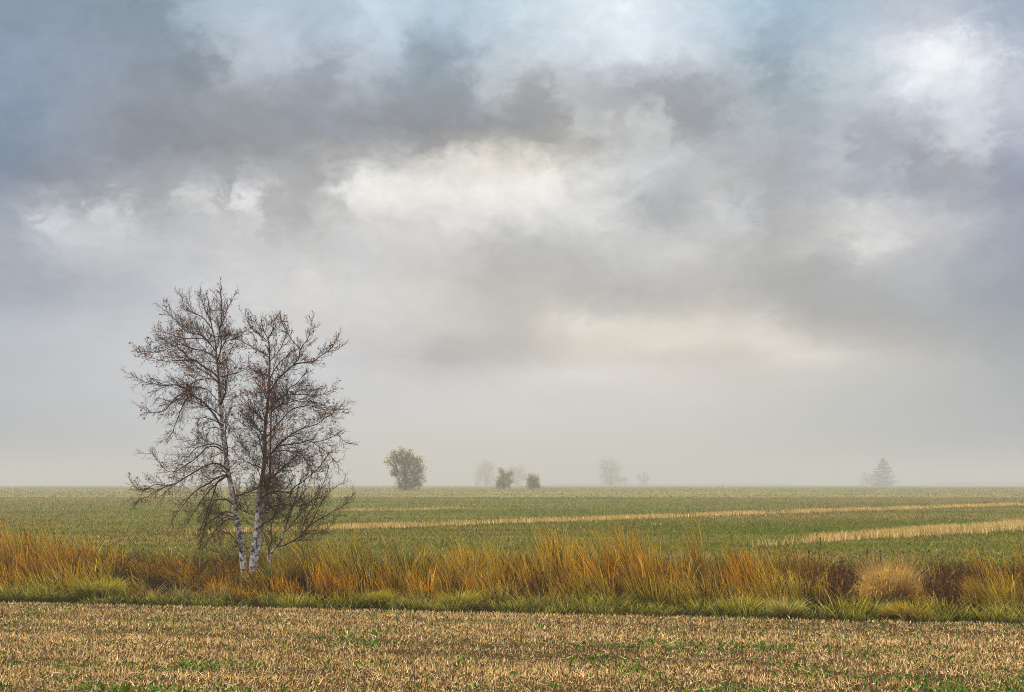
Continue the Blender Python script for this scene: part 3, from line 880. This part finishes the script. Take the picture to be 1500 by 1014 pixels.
# ------------------------------------------------------------------ birches
class Net:
    """collects tubes of different rings into one mesh"""
    def __init__(self):
        self.V, self.Q, self.C, self.n = [], [], [], 0

    def add(self, pts, rad, sides, col):
        V, Q = tube(pts, rad, sides)
        self.V.append(V); self.Q.append(Q + self.n)
        col = np.asarray(col, float)
        self.C.append(np.repeat(col, sides, 0) if col.ndim == 2 else np.tile(col, (len(V), 1)))
        self.n += len(V)

    def mesh(self, name, mat, origin):
        V = np.concatenate(self.V) - origin
        return make_mesh(name, V, np.concatenate(self.Q), mat, np.concatenate(self.C), smooth=True)


def resample(p, n):
    p = np.asarray(p, float)
    d = np.r_[0, np.cumsum(np.linalg.norm(np.diff(p, axis=0), axis=1))]
    # Catmull-Rom through the traced points
    out = []
    for s in np.linspace(0, d[-1], n):
        i = min(max(np.searchsorted(d, s) - 1, 0), len(p) - 2)
        u = (s - d[i]) / max(d[i + 1] - d[i], 1e-9)
        p0, p1, p2, p3 = p[max(i - 1, 0)], p[i], p[i + 1], p[min(i + 2, len(p) - 1)]
        out.append(.5 * ((2 * p1) + (-p0 + p2) * u + (2 * p0 - 5 * p1 + 4 * p2 - p3) * u * u + (-p0 + 3 * p1 - 3 * p2 + p3) * u ** 3))
    return np.array(out)


DARK = np.array([.066, .037, .023]); BROWN = np.array([.135, .072, .042]); WHITE = np.array([.80, .76, .72]); TAN = np.array([.30, .23, .17])


class Tree:
    def __init__(self, name, base_col, base_row, Y, label, group, seed):
        self.Y = Y
        self.r = np.random.default_rng(seed)
        self.o = px(base_col, base_row, Y)
        self.o[2] = float(ground_z(self.o[0], Y)) - .03
        self.t = thing(name, self.o, label, 'tree', group)
        self.leaf = []

    def pts(self, cr, dy):
        """traced columns and rows with a depth for each point"""
        return np.array([px(c, q, self.Y + d) for (c, q), d in zip(cr, dy)])

    def trunk(self, cr, widths, lean=0.0, name='trunk', dark_from=None):
        n = len(cr)
        p = self.pts(cr, np.linspace(0, lean, n))
        if name == 'trunk':
            p[0, 2] = min(p[0, 2], self.o[2])
        P = resample(p, 44)
        w = np.interp(np.linspace(0, 1, 44), np.linspace(0, 1, n), widths) * self.Y / F / 2
        w = w * (1 + .06 * self.r.normal(0, 1, 44))
        f = np.clip((w - .022) / .04, 0, 1)[:, None]
        c = TAN * (1 - f) + WHITE * f
        f2 = np.clip((w - .014) / .012, 0, 1)[:, None]
        c = BROWN * (1 - f2) + c * f2
        if dark_from is not None:           # bark darkens up this stem
            f3 = np.clip((np.linspace(0, 1, 44) - dark_from) / .12, 0, 1)[:, None]
            c = c * (1 - f3) + BROWN * 1.3 * f3
        net = Net(); net.add(P, w, 9, c)
        obj(name, net.mesh(name, M_BARK, self.o), self.t)
        self.P, self.w = P, w
        return P

    def twigs(self, net, P, lvl, length, rad, up, out=None):
        """side shoots along a polyline P; lvl 2 = shoots on a limb ... 4 = finest"""
        r = self.r
        d = np.linalg.norm(np.diff(P, axis=0), axis=1); Ls = np.r_[0, np.cumsum(d)]; tot = Ls[-1]
        gap = {2: .095, 3: .075, 4: .12}[lvl] * self.sparse
        s = tot * (.10 if lvl > 2 else .08) + r.uniform(0, gap)
        while s < tot:
            i = min(np.searchsorted(Ls, s) - 1, len(P) - 2); i = max(i, 0)
            u = (s - Ls[i]) / max(d[i], 1e-6)
            q = P[i] * (1 - u) + P[i + 1] * u
            T = (P[i + 1] - P[i]) / max(d[i], 1e-6)
            rv = r.normal(0, 1, 3); rv -= T * rv.dot(T); rv /= np.linalg.norm(rv) + 1e-9
            a = r.uniform(.45, 1.05)
            D = T * math.cos(a) + rv * math.sin(a)
            D = D + np.array([0, 0, up]) * r.uniform(.2, 1.0); D /= np.linalg.norm(D)
            fr = s / tot
            ln = length * r.uniform(.45, 1.3) * (1.0 - .55 * fr)
            k = {2: 5, 3: 4, 4: 3}[lvl]
            pts = [q]; dd = D.copy()
            for _ in range(k - 1):
                dd = dd + r.normal(0, .14, 3) + np.array([0, 0, up * .09]); dd /= np.linalg.norm(dd)
                pts.append(pts[-1] + dd * ln / (k - 1))
            pts = np.array(pts)
            rr = np.linspace(rad, max(rad * .5, .0024), k)
            c = DARK * r.uniform(.7, 1.5) if r.uniform() < .8 else BROWN * r.uniform(.8, 1.5)
            net.add(pts, rr, 3, c)
            if lvl < 4:
                self.twigs(net, pts, lvl + 1, max(ln * .55, .14), rad * .72, up)
            if lvl == 3 and r.uniform() < self.leafy * np.clip((pts[-1, 2] - 1.2) / 3.5, .25, 1):
                self.leaf.append(pts[-1])
            s += gap * r.uniform(.6, 1.5)

    def limb(self, cr, w0, up=.25, depth=None, tw=.62, parent_dy=0.0, name='branch', w1=.55):
        """a traced limb: part 'branch' with its own 'twigs'"""
        r = self.r
        n = len(cr)
        L_ = np.sum(np.hypot(*np.diff(np.array(cr, float), axis=0).T)) * self.Y / F
        if depth is None:
            depth = r.uniform(-.55, .55) * L_
        dy = parent_dy + depth * np.linspace(0, 1, n) ** 1.1
        P = resample(self.pts(cr, dy), max(8, 3 * n))
        self._limb(P, w0 * self.Y / F / 2, up, tw, name, max(w1 * self.Y / F / 2, .004))
        return dy

    def _limb(self, P, r0, up, tw, name='branch', r1=.004):
        P = P + self.r.normal(0, .008, P.shape) * np.linspace(0, 1, len(P))[:, None]
        net = Net()
        rad = np.linspace(r0, r1, len(P))
        col = np.array([DARK * 1.2 * (1 - f) + BROWN * f for f in np.clip(self.r.normal(.3, .25, len(P)), 0, 1)])
        net.add(P, rad, 6, col)
        b = obj(name, net.mesh(name, M_TWIG, self.o), self.t)
        sub = Net()
        self.twigs(sub, P, 2, tw * 1.35, .0056, up)
        if sub.V:
            obj('twigs', sub.mesh('twigs', M_TWIG, self.o), b, kind='stuff')

    def fill(self, hts, lens, up, r0=.018, tw=.6):
        """limbs pointing towards and away from the road, which a photograph foreshortens"""
        for h, ln in zip(hts, lens):
            i = int(h * (len(self.P) - 1)); q = self.P[i]
            s = 1 if self.r.uniform() < .5 else -1
            an = self.r.normal(0, .45) + (0 if s > 0 else math.pi)
            D = np.array([math.sin(an), math.cos(an), self.r.uniform(.1, .5)])
            pts = [q]
            for k in range(7):
                D = D + self.r.normal(0, .12, 3) + np.array([0, 0, up * .12]); D /= np.linalg.norm(D)
                pts.append(pts[-1] + D * ln / 7)
            self._limb(resample(pts, 12), r0, up, tw)

    def leaves(self):
        if not self.leaf:
            return
        r = self.r
        P = np.array(self.leaf) - self.o; n = len(P)
        c = pick([((.32, .11, .028), 3), ((.52, .16, .022), 2), ((.15, .07, .028), 2), ((.56, .26, .05), 1)], n, r)
        a = r.uniform(.6, 2.6, n)
        k = 2
        sz = r.uniform(.03, .078, n)
        V, Q, C = blades(P, sz, r.uniform(0, 6.28, n), a, a + .4, sz * 1.2, c, c, k, r=r)
        obj('leaves', make_mesh('leaves', V, Q, M_LEAF, C), self.t, kind='stuff')


def birch_left():
    T = Tree('birch_tree', 357, 843, 32.2, 'bare white barked birch on the left, the taller of the pair', 'bare birches in the ditch', 101)
    T.sparse, T.leafy = .74, .24
    T.trunk([(358, 846), (355, 815), (351, 785), (346, 755), (341, 725), (337, 705), (333, 685), (330, 660), (327, 640), (325, 620), (323, 595), (321.5, 570), (319.5, 545), (317, 520), (315.6, 502), (310, 478), (307, 456), (305, 440), (301, 426)],
            [11, 10, 8.5, 8, 8, 8, 7.6, 7, 6.4, 6, 5.2, 4.6, 4, 3.4, 2.8, 2.2, 1.7, 1.2, .7], .3)
    low = -.12
    T.limb([(332, 687), (323, 681), (312, 679), (300, 683), (286, 691), (274, 698), (257, 709), (247, 712), (232, 718), (216, 728), (200, 735)], 3.0, low)
    T.limb([(257, 709), (240, 711), (227, 710), (212, 718), (202, 716), (193, 706), (187, 698)], 1.8, .25, .2, .4)
    T.limb([(327, 661), (318, 655), (310, 654), (301, 657), (293, 666), (282, 675), (272, 681), (264, 687), (256, 691), (245, 690), (232, 677), (220, 661)], 2.4, .1)
    T.limb([(326, 656), (318, 651), (307, 651), (298, 653), (288, 656), (282, 662), (276, 670), (269, 676), (255, 690)], 2.2, .0)
    T.limb([(332, 696), (318, 700), (304, 709), (288, 718), (276, 730), (262, 748), (250, 764)], 2.8, -.10, tw=.44)
    T.limb([(333, 697), (318, 708), (304, 722), (294, 735), (284, 752), (272, 772)], 2.6, -.10, tw=.44)
    T.limb([(333, 698), (320, 704), (314, 720), (308, 738), (300, 760), (290, 785)], 2.4, -.10, tw=.44)
    T.limb([(343, 740), (331, 732), (318, 732), (312, 737), (307, 752), (300, 770), (290, 788)], 2.6, -.10, tw=.44)
    T.limb([(345, 752), (329, 750), (317, 758), (305, 766), (299, 776), (296, 788), (292, 802)], 2.4, -.10, tw=.44)
    T.limb([(348, 765), (338, 760), (329, 764), (318, 773), (312, 782), (304, 794), (295, 806)], 2.2, -.10, tw=.44)
    T.limb([(357, 818), (352, 806), (348, 798), (341, 786), (331, 780), (318, 776)], 2.2, .1)
    T.limb([(354, 812), (340, 815), (329, 812), (312, 808)], 1.6, .1, tw=.45)
    a = [(323, 623), (316, 611), (306, 598), (295, 587), (284, 580), (274, 570), (264, 566), (254, 564), (240, 565), (221, 562), (208, 558), (191, 548)]
    dy = T.limb(a, 3.4, .2, -.5)
    T.limb([(284, 580), (271, 578), (258, 582), (250, 592), (240, 601), (225, 605), (204, 596)], 2.2, -.05, -.3, .5, dy[4])
    T.limb([(283, 579), (274, 584), (268, 594), (262, 608), (257, 622), (252, 634), (244, 645)], 2.2, -.2, .5, .5, dy[4])
    T.limb([(320, 554), (311, 545), (295, 535), (286, 528), (276, 525), (266, 514), (252, 505), (234, 496)], 3.0, .35, .6)
    T.limb([(286, 528), (269, 528), (245, 529), (230, 527), (210, 519), (203, 512)], 1.8, .3, .4, .5, .3)
    T.limb([(321, 562), (314, 556), (306, 555), (294, 556), (284, 560), (276, 569), (262, 585), (240, 590)], 2.0, .0)
    T.limb([(323, 590), (313, 581), (305, 572), (295, 568), (284, 568), (268, 575)], 1.6, .0)
    T.limb([(324, 593), (330, 577), (332, 560), (334, 544), (332, 530), (337, 515), (346, 500)], 2.0, .3, tw=.42)
    T.limb([(324, 622), (314, 616), (304, 613), (294, 611), (290, 618), (290, 632), (291, 648)], 1.8, -.3, tw=.4)
    T.limb([(325, 631), (318, 627), (310, 627), (305, 634), (300, 648)], 1.4, -.3, tw=.35)
    T.limb([(317, 516), (306, 502), (296, 496), (284, 496), (266, 495), (252, 491), (236, 484)], 2.0, .4)
    T.limb([(310, 482), (300, 468), (288, 460), (276, 453), (269, 446), (267, 436)], 1.8, .5, tw=.5)
    T.limb([(307, 502), (295, 491), (283, 489), (269, 482), (259, 471), (250, 461), (242, 453)], 1.8, .5, tw=.55)
    T.limb([(319, 525), (300, 515), (280, 510), (260, 505), (235, 515), (215, 515), (204, 520)], 1.8, .4, tw=.55)
    T.limb([(318, 530), (323, 514), (324, 496), (321, 484), (325, 466), (324, 440), (323, 430), (325, 418)], 2.2, .5, tw=.45)
    T.limb([(324, 512), (331, 501), (342, 496), (352, 492), (358, 484)], 1.6, .4, tw=.45)
    T.limb([(321, 484), (328, 468), (332, 455), (340, 440), (344, 430)], 1.5, .5, tw=.42)
    T.limb([(309, 470), (300, 452), (296, 438), (293, 424)], 1.3, .5, tw=.36)
    T.fill([.86, .90, .94], [.8, .6, .45], .5, .008, .32)
    T.fill([.58, .62, .68, .72, .76, .80, .84, .30, .36, .42, .5, .22], [1.8, 1.9, 1.8, 1.7, 1.6, 1.3, 1.0, 1.9, 2.0, 1.8, 1.6, 1.4], .25)
    T.leaves()


def birch_middle():
    T = Tree('birch_tree', 369, 840, 32.0, 'bushy bare birch on the right with dark twin stems', 'bare birches in the ditch', 202)
    T.sparse, T.leafy = .68, .27
    second = [(372, 838), (376, 820), (382, 785), (387, 755), (390, 730), (394, 705), (396, 680), (396, 650), (397, 615), (400, 588), (404, 566), (408, 548)]
    T.trunk(second, [6, 6, 5, 4.5, 4.2, 3.6, 3, 2.6, 2.2, 1.8, 1.4, 1], .7, name='second_stem', dark_from=.3)
    T.trunk([(368, 843), (371, 812), (374, 785), (377, 760), (378.5, 740), (381, 715), (384, 700), (387, 680), (388, 660), (388, 640), (389, 620), (391, 600), (394, 570), (394.5, 545), (395, 515), (393, 498), (388, 488), (384, 476), (382, 461)],
            [11, 10, 9, 7.5, 7, 6.8, 6.5, 6.2, 6, 5.6, 5.2, 4.6, 4, 3.4, 2.8, 2.2, 1.7, 1.2, .7], -.2, dark_from=.22)
    T.limb([(394, 578), (405, 558), (417, 546), (429, 535), (438, 524), (440, 513), (450, 498), (454, 486), (459, 464)], 2.8, .45, -.3, .5)
    T.limb([(430, 534), (446, 531), (459, 529), (472, 520), (483, 512), (489, 505), (497, 491)], 2.2, .35, .3, .38, -.2)
    T.limb([(478, 516), (487, 514), (494, 512), (504, 505)], 1.0, .3, .1, .25, 0)
    T.limb([(395, 556), (405, 537), (419, 523), (429, 516), (440, 511)], 2.0, .4, .4, .45)
    T.limb([(440, 511), (431, 502), (424, 493), (417, 480), (409, 460)], 1.3, .4, .2, .35, .4)
    T.limb([(391, 520), (376, 512), (363, 505), (352, 499), (342, 494)], 1.8, .4, tw=.45)
    T.limb([(391, 500), (384, 493), (371, 483), (363, 471), (359, 462)], 1.5, .5, tw=.42)
    T.limb([(391, 497), (400, 484), (408, 478), (413, 470)], 1.3, .5, tw=.38)
    T.limb([(392, 499), (398, 488), (401, 476), (402, 465)], 1.2, .5, tw=.36)
    T.limb([(387, 486), (379, 478), (373, 468)], 1.1, .5, tw=.36)
    T.limb([(395, 530), (408, 515), (416, 500), (420, 487)], 1.4, .5, tw=.42)
    T.limb([(391, 556), (381, 547), (369, 541), (364, 531), (364, 521)], 1.4, .3, tw=.32)
    T.limb([(393, 602), (405, 587), (418, 579), (424, 568), (436, 561), (443, 551), (453, 540)], 2.2, .4)
    T.limb([(418, 579), (431, 578), (446, 578), (460, 579), (475, 576), (493, 569)], 1.7, .3, .3, .5, .1)
    T.limb([(394, 607), (407, 596), (424, 590), (438, 586), (450, 584), (460, 590), (470, 597), (484, 596)], 2.0, .2)
    T.limb([(391, 640), (407, 621), (418, 609), (429, 599), (442, 596), (455, 595), (472, 600), (484, 603), (498, 598)], 2.4, .15, .5)
    T.limb([(390, 674), (407, 653), (417, 644), (429, 635), (443, 628), (464, 622), (474, 614), (487, 606), (500, 600)], 3.0, .2, -.6)
    T.limb([(407, 653), (426, 651), (441, 649), (450, 646), (458, 648), (470, 657), (484, 668), (495, 682)], 2.3, .05, .5, .55, -.1)
    T.limb([(460, 648), (478, 644), (494, 638), (505, 648), (513, 650)], 1.5, .1, .2, .45, .2)
    T.limb([(387, 617), (376, 606), (366, 597), (356, 590), (346, 579)], 1.8, .35, tw=.5)
    T.limb([(387, 643), (380, 632), (371, 621), (364, 615), (356, 606)], 1.7, .35, tw=.5)
    T.limb([(387, 659), (380, 651), (370, 647), (356, 648)], 1.5, .3, tw=.5)
    T.limb([(386, 668), (377, 636), (366, 626), (354, 620), (346, 612)], 1.8, .35, tw=.48)
    T.limb([(386, 706), (398, 698), (406, 693), (414, 686), (424, 684), (444, 676), (460, 666)], 2.2, .3)
    T.limb([(382, 730), (393, 724), (405, 720), (417, 721), (426, 721), (431, 714), (443, 706), (455, 696), (470, 682), (482, 664)], 2.6, .3, -.4)
    T.limb([(380, 756), (395, 744), (405, 740), (416, 739), (432, 741), (450, 738), (470, 728)], 2.0, .3)
    T.limb([(388, 672), (405, 661), (429, 661), (440, 664), (448, 674), (457, 688), (468, 700)], 2.0, .1, .5)
    T.limb([(384, 705), (376, 685), (366, 679), (356, 673), (346, 669)], 1.7, .3, tw=.5)
    T.limb([(381, 724), (369, 721), (352, 722), (343, 716)], 1.5, .3, tw=.5)
    T.limb([(378, 754), (366, 753), (352, 745), (344, 735)], 1.5, .3, tw=.5)
    T.limb([(377, 770), (366, 768), (356, 764), (346, 766)], 1.4, .2, tw=.45)
    T.limb([(377, 775), (386, 768), (398, 764), (412, 765), (428, 756)], 1.6, .3, tw=.5)
    T.limb([(373, 806), (381, 800), (390, 797), (402, 790)], 1.3, .2, tw=.4)
    T.limb([(368, 818), (364, 808), (360, 800), (354, 796)], 1.2, .2, tw=.4)
    T.fill([.82, .86, .90, .94], [.9, .8, .6, .45], .5, .008, .34)
    T.fill([.28, .34, .38, .43, .47, .52, .56, .6, .64, .68, .72, .78, .20, .24], [1.7, 1.9, 1.8, 1.9, 1.8, 1.8, 1.7, 1.6, 1.5, 1.4, 1.2, 1.0, 1.6, 1.7], .3)
    T.leaves()


def birch_small():
    T = Tree('birch_sapling', 394, 836, 31.6, 'small forked birch leaning right beside the two tall ones', 'bare birches in the ditch', 303)
    T.sparse, T.leafy = .80, .16
    T.trunk([(394, 838), (394.5, 826), (394, 815), (399.6, 807), (405, 800), (412, 792), (415, 781), (419, 770), (427, 748), (434, 725), (441, 700), (446, 684)],
            [5, 5, 5.5, 3.6, 3.4, 2.8, 2.4, 2, 1.6, 1.3, 1, .7], .2)
    T.limb([(394, 818), (394, 805), (396, 797), (398, 790), (397, 774), (402, 755), (407, 735)], 3.2, .4, .3, .5)
    T.limb([(396, 798), (392, 791), (388, 784), (382, 778)], 1.6, .3, tw=.4)
    dy = T.limb([(405, 801), (416, 799), (426, 794), (437, 788), (448, 776), (462, 764), (480, 754), (496, 744), (517, 734)], 2.6, .3, -.4, .55)
    T.limb([(437, 788), (448, 782), (462, 782), (476, 776), (490, 766)], 1.6, .25, -.3, .5, dy[3])
    T.limb([(440, 785), (448, 760), (460, 739), (470, 717), (478, 697), (482, 680)], 1.8, .35, .3, .5, dy[3])
    T.limb([(456, 768), (466, 745), (478, 726), (494, 712), (506, 703)], 1.6, .35, .3, .5, dy[4])
    T.limb([(415, 781), (428, 768), (440, 752), (455, 735), (468, 715)], 1.6, .35, -.4, .5)
    T.limb([(419, 770), (426, 745), (440, 728), (452, 708), (458, 690)], 1.5, .35, .4, .5)
    T.limb([(426, 794), (440, 792), (456, 790), (470, 792)], 1.3, .2, .2, .4, dy[2])
    T.leaves()


birch_left()
birch_middle()
birch_small()


# ------------------------------------------------------------------ trees in the fog
def leafy_tree(name, col, row, Y, stem_top, lobes, label, group, leaf, nleaf, tints, seed, cat='tree', hide=None):
    """lobes: (column, row, radius in columns, radius in rows) of the crown; each limb ends in one"""
    r = np.random.default_rng(seed)
    k = Y / F
    b = px(col, row, Y); b[2] = float(ground_z(b[0], Y))
    t = thing(name, b, label, cat, group)
    top = px(stem_top[0], stem_top[1], Y) - b
    net = Net()
    H = top[2]
    net.add(resample([(0, 0, -.1), (top[0] * .3 + .05, 0, H * .35), (top[0] * .7, .05, H * .7), tuple(top)], 10), np.linspace(H * .028, H * .006, 10), 7, BROWN)
    obj('trunk', net.mesh('trunk', M_TWIG, np.zeros(3)), t)
    Vs = []
    tot = sum(l[2] * l[3] for l in lobes)
    for (lc, lr, rc, rr_) in lobes:
        c = px(lc, lr, Y) - b
        c[1] = r.uniform(-.5, .5) * max(abs(c[0]), H * .25) + r.normal(0, H * .07)
        z0_ = np.clip(c[2] * .45, H * .06, H * .8)
        st = np.array([top[0] * z0_ / H, 0, z0_])
        net = Net()
        net.add(resample([st, st * .5 + c * .5 + np.array([0, 0, -.04 * H]), c + r.normal(0, .03 * H, 3)], 8), np.linspace(H * .011, H * .003, 8), 4, BROWN)
        br = obj('branch', net.mesh('branch', M_TWIG, np.zeros(3)), t)
        n = int(nleaf * rc * rr_ / tot)
        # sprays of leaves within the lobe
        ns = max(3, n // 16)
        u = r.normal(0, 1, (ns, 3)); u /= np.linalg.norm(u, axis=1)[:, None]
        cen = c + u * (r.uniform(0, 1, (ns, 1)) ** .4) * np.array([rc * k, (rc + rr_) * .5 * k, rr_ * k])
        tw = Net()
        for q in cen[:: max(1, ns // 10)]:
            tw.add(np.array([c * .6 + st * .4, (c + q) / 2 + r.normal(0, .03 * H, 3), q]), [H * .004, H * .003, H * .002], 3, BROWN * .8)
        obj('twigs', tw.mesh('twigs', M_TWIG, np.zeros(3)), br, kind='stuff')
        d = cen - c; d /= np.linalg.norm(d, axis=1)[:, None] + 1e-6
        idx = r.integers(0, ns, n)
        P = cen[idx] + d[idx] * r.uniform(-.3, .5, (n, 1)) * leaf * 3 + r.normal(0, leaf * .9, (n, 3))
        P[:, 2] = np.maximum(P[:, 2], .05)
        cc = pick(tints, n, r)
        a = r.uniform(.4, 2.4, n)
        Vs.append(blades(P, leaf * r.uniform(.6, 1.4, n), r.uniform(0, 6.28, n), a, a + .5, leaf * r.uniform(.5, .9, n), cc, cc, 1, r=r))
    V, Q, C = join(Vs)
    obj('crown', make_mesh('crown', V, Q, M_LEAF, C), t, kind='stuff')
    return t


OLIVE = [((.32, .26, .02), 3), ((.40, .29, .025), 2), ((.18, .16, .015), 2)]
RUSSET = [((.26, .18, .07), 3), ((.32, .21, .08), 2), ((.18, .13, .05), 2)]
leafy_tree('leafy_tree', 594, 717, 260, (592, 664),
           [(589, 664, 5, 6), (596, 667, 5, 6), (604, 670, 3.5, 6), (580, 668, 5, 5), (575, 674, 6, 4), (569, 677, 4, 3.5), (612, 673, 4, 4), (587, 677, 8, 7), (600, 680, 8, 7), (613, 681, 6, 5), (617, 688, 5, 4),
            (580, 687, 6, 5), (577, 694, 5, 5), (592, 692, 8, 7), (606, 692, 8, 7), (619, 698, 4, 3), (611, 702, 7, 5), (596, 704, 8, 6), (586, 708, 6, 6), (604, 711, 9, 5), (592, 713, 8, 4), (615, 708, 4, 4)],
           'full crowned leafy tree standing alone in the fog right of the birches', None, .42, 6000, OLIVE, 5)
leafy_tree('young_tree', 738, 715, 320, (735, 690),
           [(734, 690, 3, 4), (737, 697, 4, 4), (746, 695, 3, 4), (748, 692, 2, 2.5), (742, 702, 5, 4), (732, 704, 5, 4), (747, 706, 3.5, 2.5), (731, 710, 5.5, 4), (740, 711, 7, 4)],
           'small ragged two topped tree, left of the two low trees at centre', 'small trees on the field crest', .42, 2600, OLIVE, 6)
leafy_tree('young_tree', 781, 715, 320, (780, 698),
           [(779, 698, 3, 3), (785, 701, 3, 3.5), (777, 704, 4, 4), (784, 707, 5, 4), (779, 711, 6, 4), (787, 712, 4, 3)],
           'smallest rounded tree, right of the two low trees at centre', 'small trees on the field crest', .42, 2000, OLIVE, 7)
FAR = 'ghostly trees far back in the fog'
leafy_tree('foggy_tree', 712, 714, 1050, (712, 676), [(711, 680, 7, 5), (718, 686, 7, 6), (706, 688, 8, 7), (715, 697, 10, 7), (702, 700, 6, 7), (718, 707, 9, 6), (698, 708, 5, 4)],
           'tall pale foggy tree behind and left of the ragged small tree', FAR, 1.4, 2000, RUSSET, 8)
leafy_tree('foggy_tree', 757, 714, 1100, (758, 684), [(762, 687, 5, 5), (752, 688, 6, 5), (757, 695, 9, 6), (766, 700, 5, 6), (757, 706, 10, 6)],
           'pale foggy tree showing between the two low trees at centre', FAR, 1.4, 1500, RUSSET, 9)
leafy_tree('foggy_tree', 895, 714, 1050, (893, 673), [(888, 676, 4, 4), (897, 676, 4, 4), (884, 684, 6, 6), (895, 686, 8, 7), (904, 690, 7, 7), (886, 696, 7, 7), (898, 699, 10, 6), (909, 704, 7, 6), (892, 707, 12, 5)],
           'tall twin peaked pale tree in the fog right of centre', FAR, 1.4, 2500, RUSSET, 10)
leafy_tree('foggy_tree', 942, 714, 1100, (943, 693), [(937, 699, 4, 4), (944, 695, 2.5, 4), (950, 699, 3, 4), (943, 705, 7, 4), (941, 710, 7, 3)],
           'low pale shrubby tree just right of the twin peaked foggy tree', FAR, 1.1, 900, RUSSET, 11)
leafy_tree('foggy_tree', 1270, 715, 1000, (1268, 694), [(1270, 696, 5, 4), (1264, 702, 5, 4), (1272, 705, 6, 5), (1266, 710, 7, 4)],
           'faint low tree half hidden behind the left side of the spruce', FAR, 1.1, 450, RUSSET, 12)
leafy_tree('foggy_tree', 1058, 714.5, 600, (1058, 711), [(1058, 712, 1.0, 1.2), (1058.5, 713, 1.2, 1)],
           'tiny dark shrub on the crest between foggy tree and spruce', FAR, .35, 120, RUSSET, 13, 'shrub')


def spruce(col, top_row, Y, label):
    r = np.random.default_rng(15)
    b = px(col, 715, Y); b[2] = float(ground_z(b[0], Y))
    t = thing('spruce_tree', b, label, 'tree')
    H = (EYE - (top_row - ROW0) / F * Y) - b[2]
    net = Net()
    net.add(np.array([(0, 0, -.1), (.05, 0, H * .4), (-.03, .05, H * .75), (0, 0, H)]), [H * .018, H * .014, H * .008, H * .002], 7, BROWN)
    obj('trunk', net.mesh('trunk', M_TWIG, np.zeros(3)), t)
    tiers = [(.97, .05), (.92, .10), (.86, .13), (.79, .19), (.72, .24), (.65, .30), (.57, .35), (.49, .39), (.41, .43), (.33, .47), (.25, .50), (.17, .50), (.10, .46), (.05, .40)]
    for ti, (zf, rf) in enumerate(tiers):
        nb = 6 if ti < 3 else 9
        Vs = []
        net = Net()
        for k in range(nb):
            an = k / nb * 6.283 + r.uniform(-.35, .35)
            ln = rf * H * r.uniform(.55, 1.28)
            D = np.array([math.cos(an), math.sin(an), 0])
            z = H * zf + r.normal(0, .012 * H)
            pts = np.array([(0, 0, z), *(D * ln * f + np.array([0, 0, z - .16 * ln * math.sin(f * 2.4) + .05 * ln * f]) for f in (.35, .7, 1.0))])
            net.add(pts, [H * .006, H * .005, H * .003, H * .001], 3, BROWN * .8)
            m_ = int(60 + 230 * rf)
            f = r.uniform(.1, 1.05, m_) ** .75
            P = np.stack([np.interp(f, [0, .35, .7, 1], pts[:, i]) for i in range(3)], 1)
            side = np.array([-D[1], D[0], 0])
            P += side * (r.normal(0, .13, m_) * ln * (1.25 - f))[:, None]
            P[:, 2] += r.normal(-.012, .010, m_) * H
            cc = pick([((.05, .06, .025), 3), ((.07, .075, .03), 2), ((.10, .085, .04), 1)], m_, r)
            a = r.uniform(1.0, 2.3, m_)
            Vs.append(blades(P, r.uniform(.4, .95, m_), math.pi / 2 - an + r.normal(0, .7, m_), a, a + .3, r.uniform(.22, .42, m_), cc, cc, 1, r=r))
        br = obj('branch_tier', net.mesh('branch_tier', M_TWIG, np.zeros(3)), t)
        V, Q, C = join(Vs)
        obj('needles', make_mesh('needles', V, Q, M_LEAF, C), br, kind='stuff')


spruce(1293.5, 671, 850, 'layered spruce tree standing alone in the fog at right')


def far_shrub():
    c = on_ground(1441, 104)
    t = thing('low_shrub', c, 'small dark green shrub low in the field near the right edge', 'shrub')
    r = np.random.default_rng(21)
    net = Net()
    tips = []
    for k in range(14):
        an = r.uniform(0, 6.28); sp_ = r.uniform(.05, .42)
        e = np.array([math.cos(an) * sp_, math.sin(an) * sp_, r.uniform(.16, .36)])
        net.add(np.array([(0, 0, -.02), e * .5 + np.array([0, 0, .05]), e]), [.012, .009, .005], 4, BROWN)
        tips.append(e)
    obj('stems', net.mesh('stems', M_TWIG, np.zeros(3)), t)
    n = 500
    P = np.array(tips)[r.integers(0, 14, n)] * r.uniform(.4, 1.1, (n, 1)) + r.normal(0, .035, (n, 3))
    P[:, 2] = np.maximum(P[:, 2], .02)
    cc = pick([((.03, .055, .015), 2), ((.05, .08, .02), 1)], n, r)
    a = r.uniform(.3, 2, n)
    V, Q, C = blades(P, r.uniform(.06, .11, n), r.uniform(0, 6.28, n), a, a + .4, r.uniform(.03, .05, n), cc, cc, 1, r=r)
    obj('leaves', make_mesh('leaves', V, Q, M_LEAF, C), t, kind='stuff')


far_shrub()
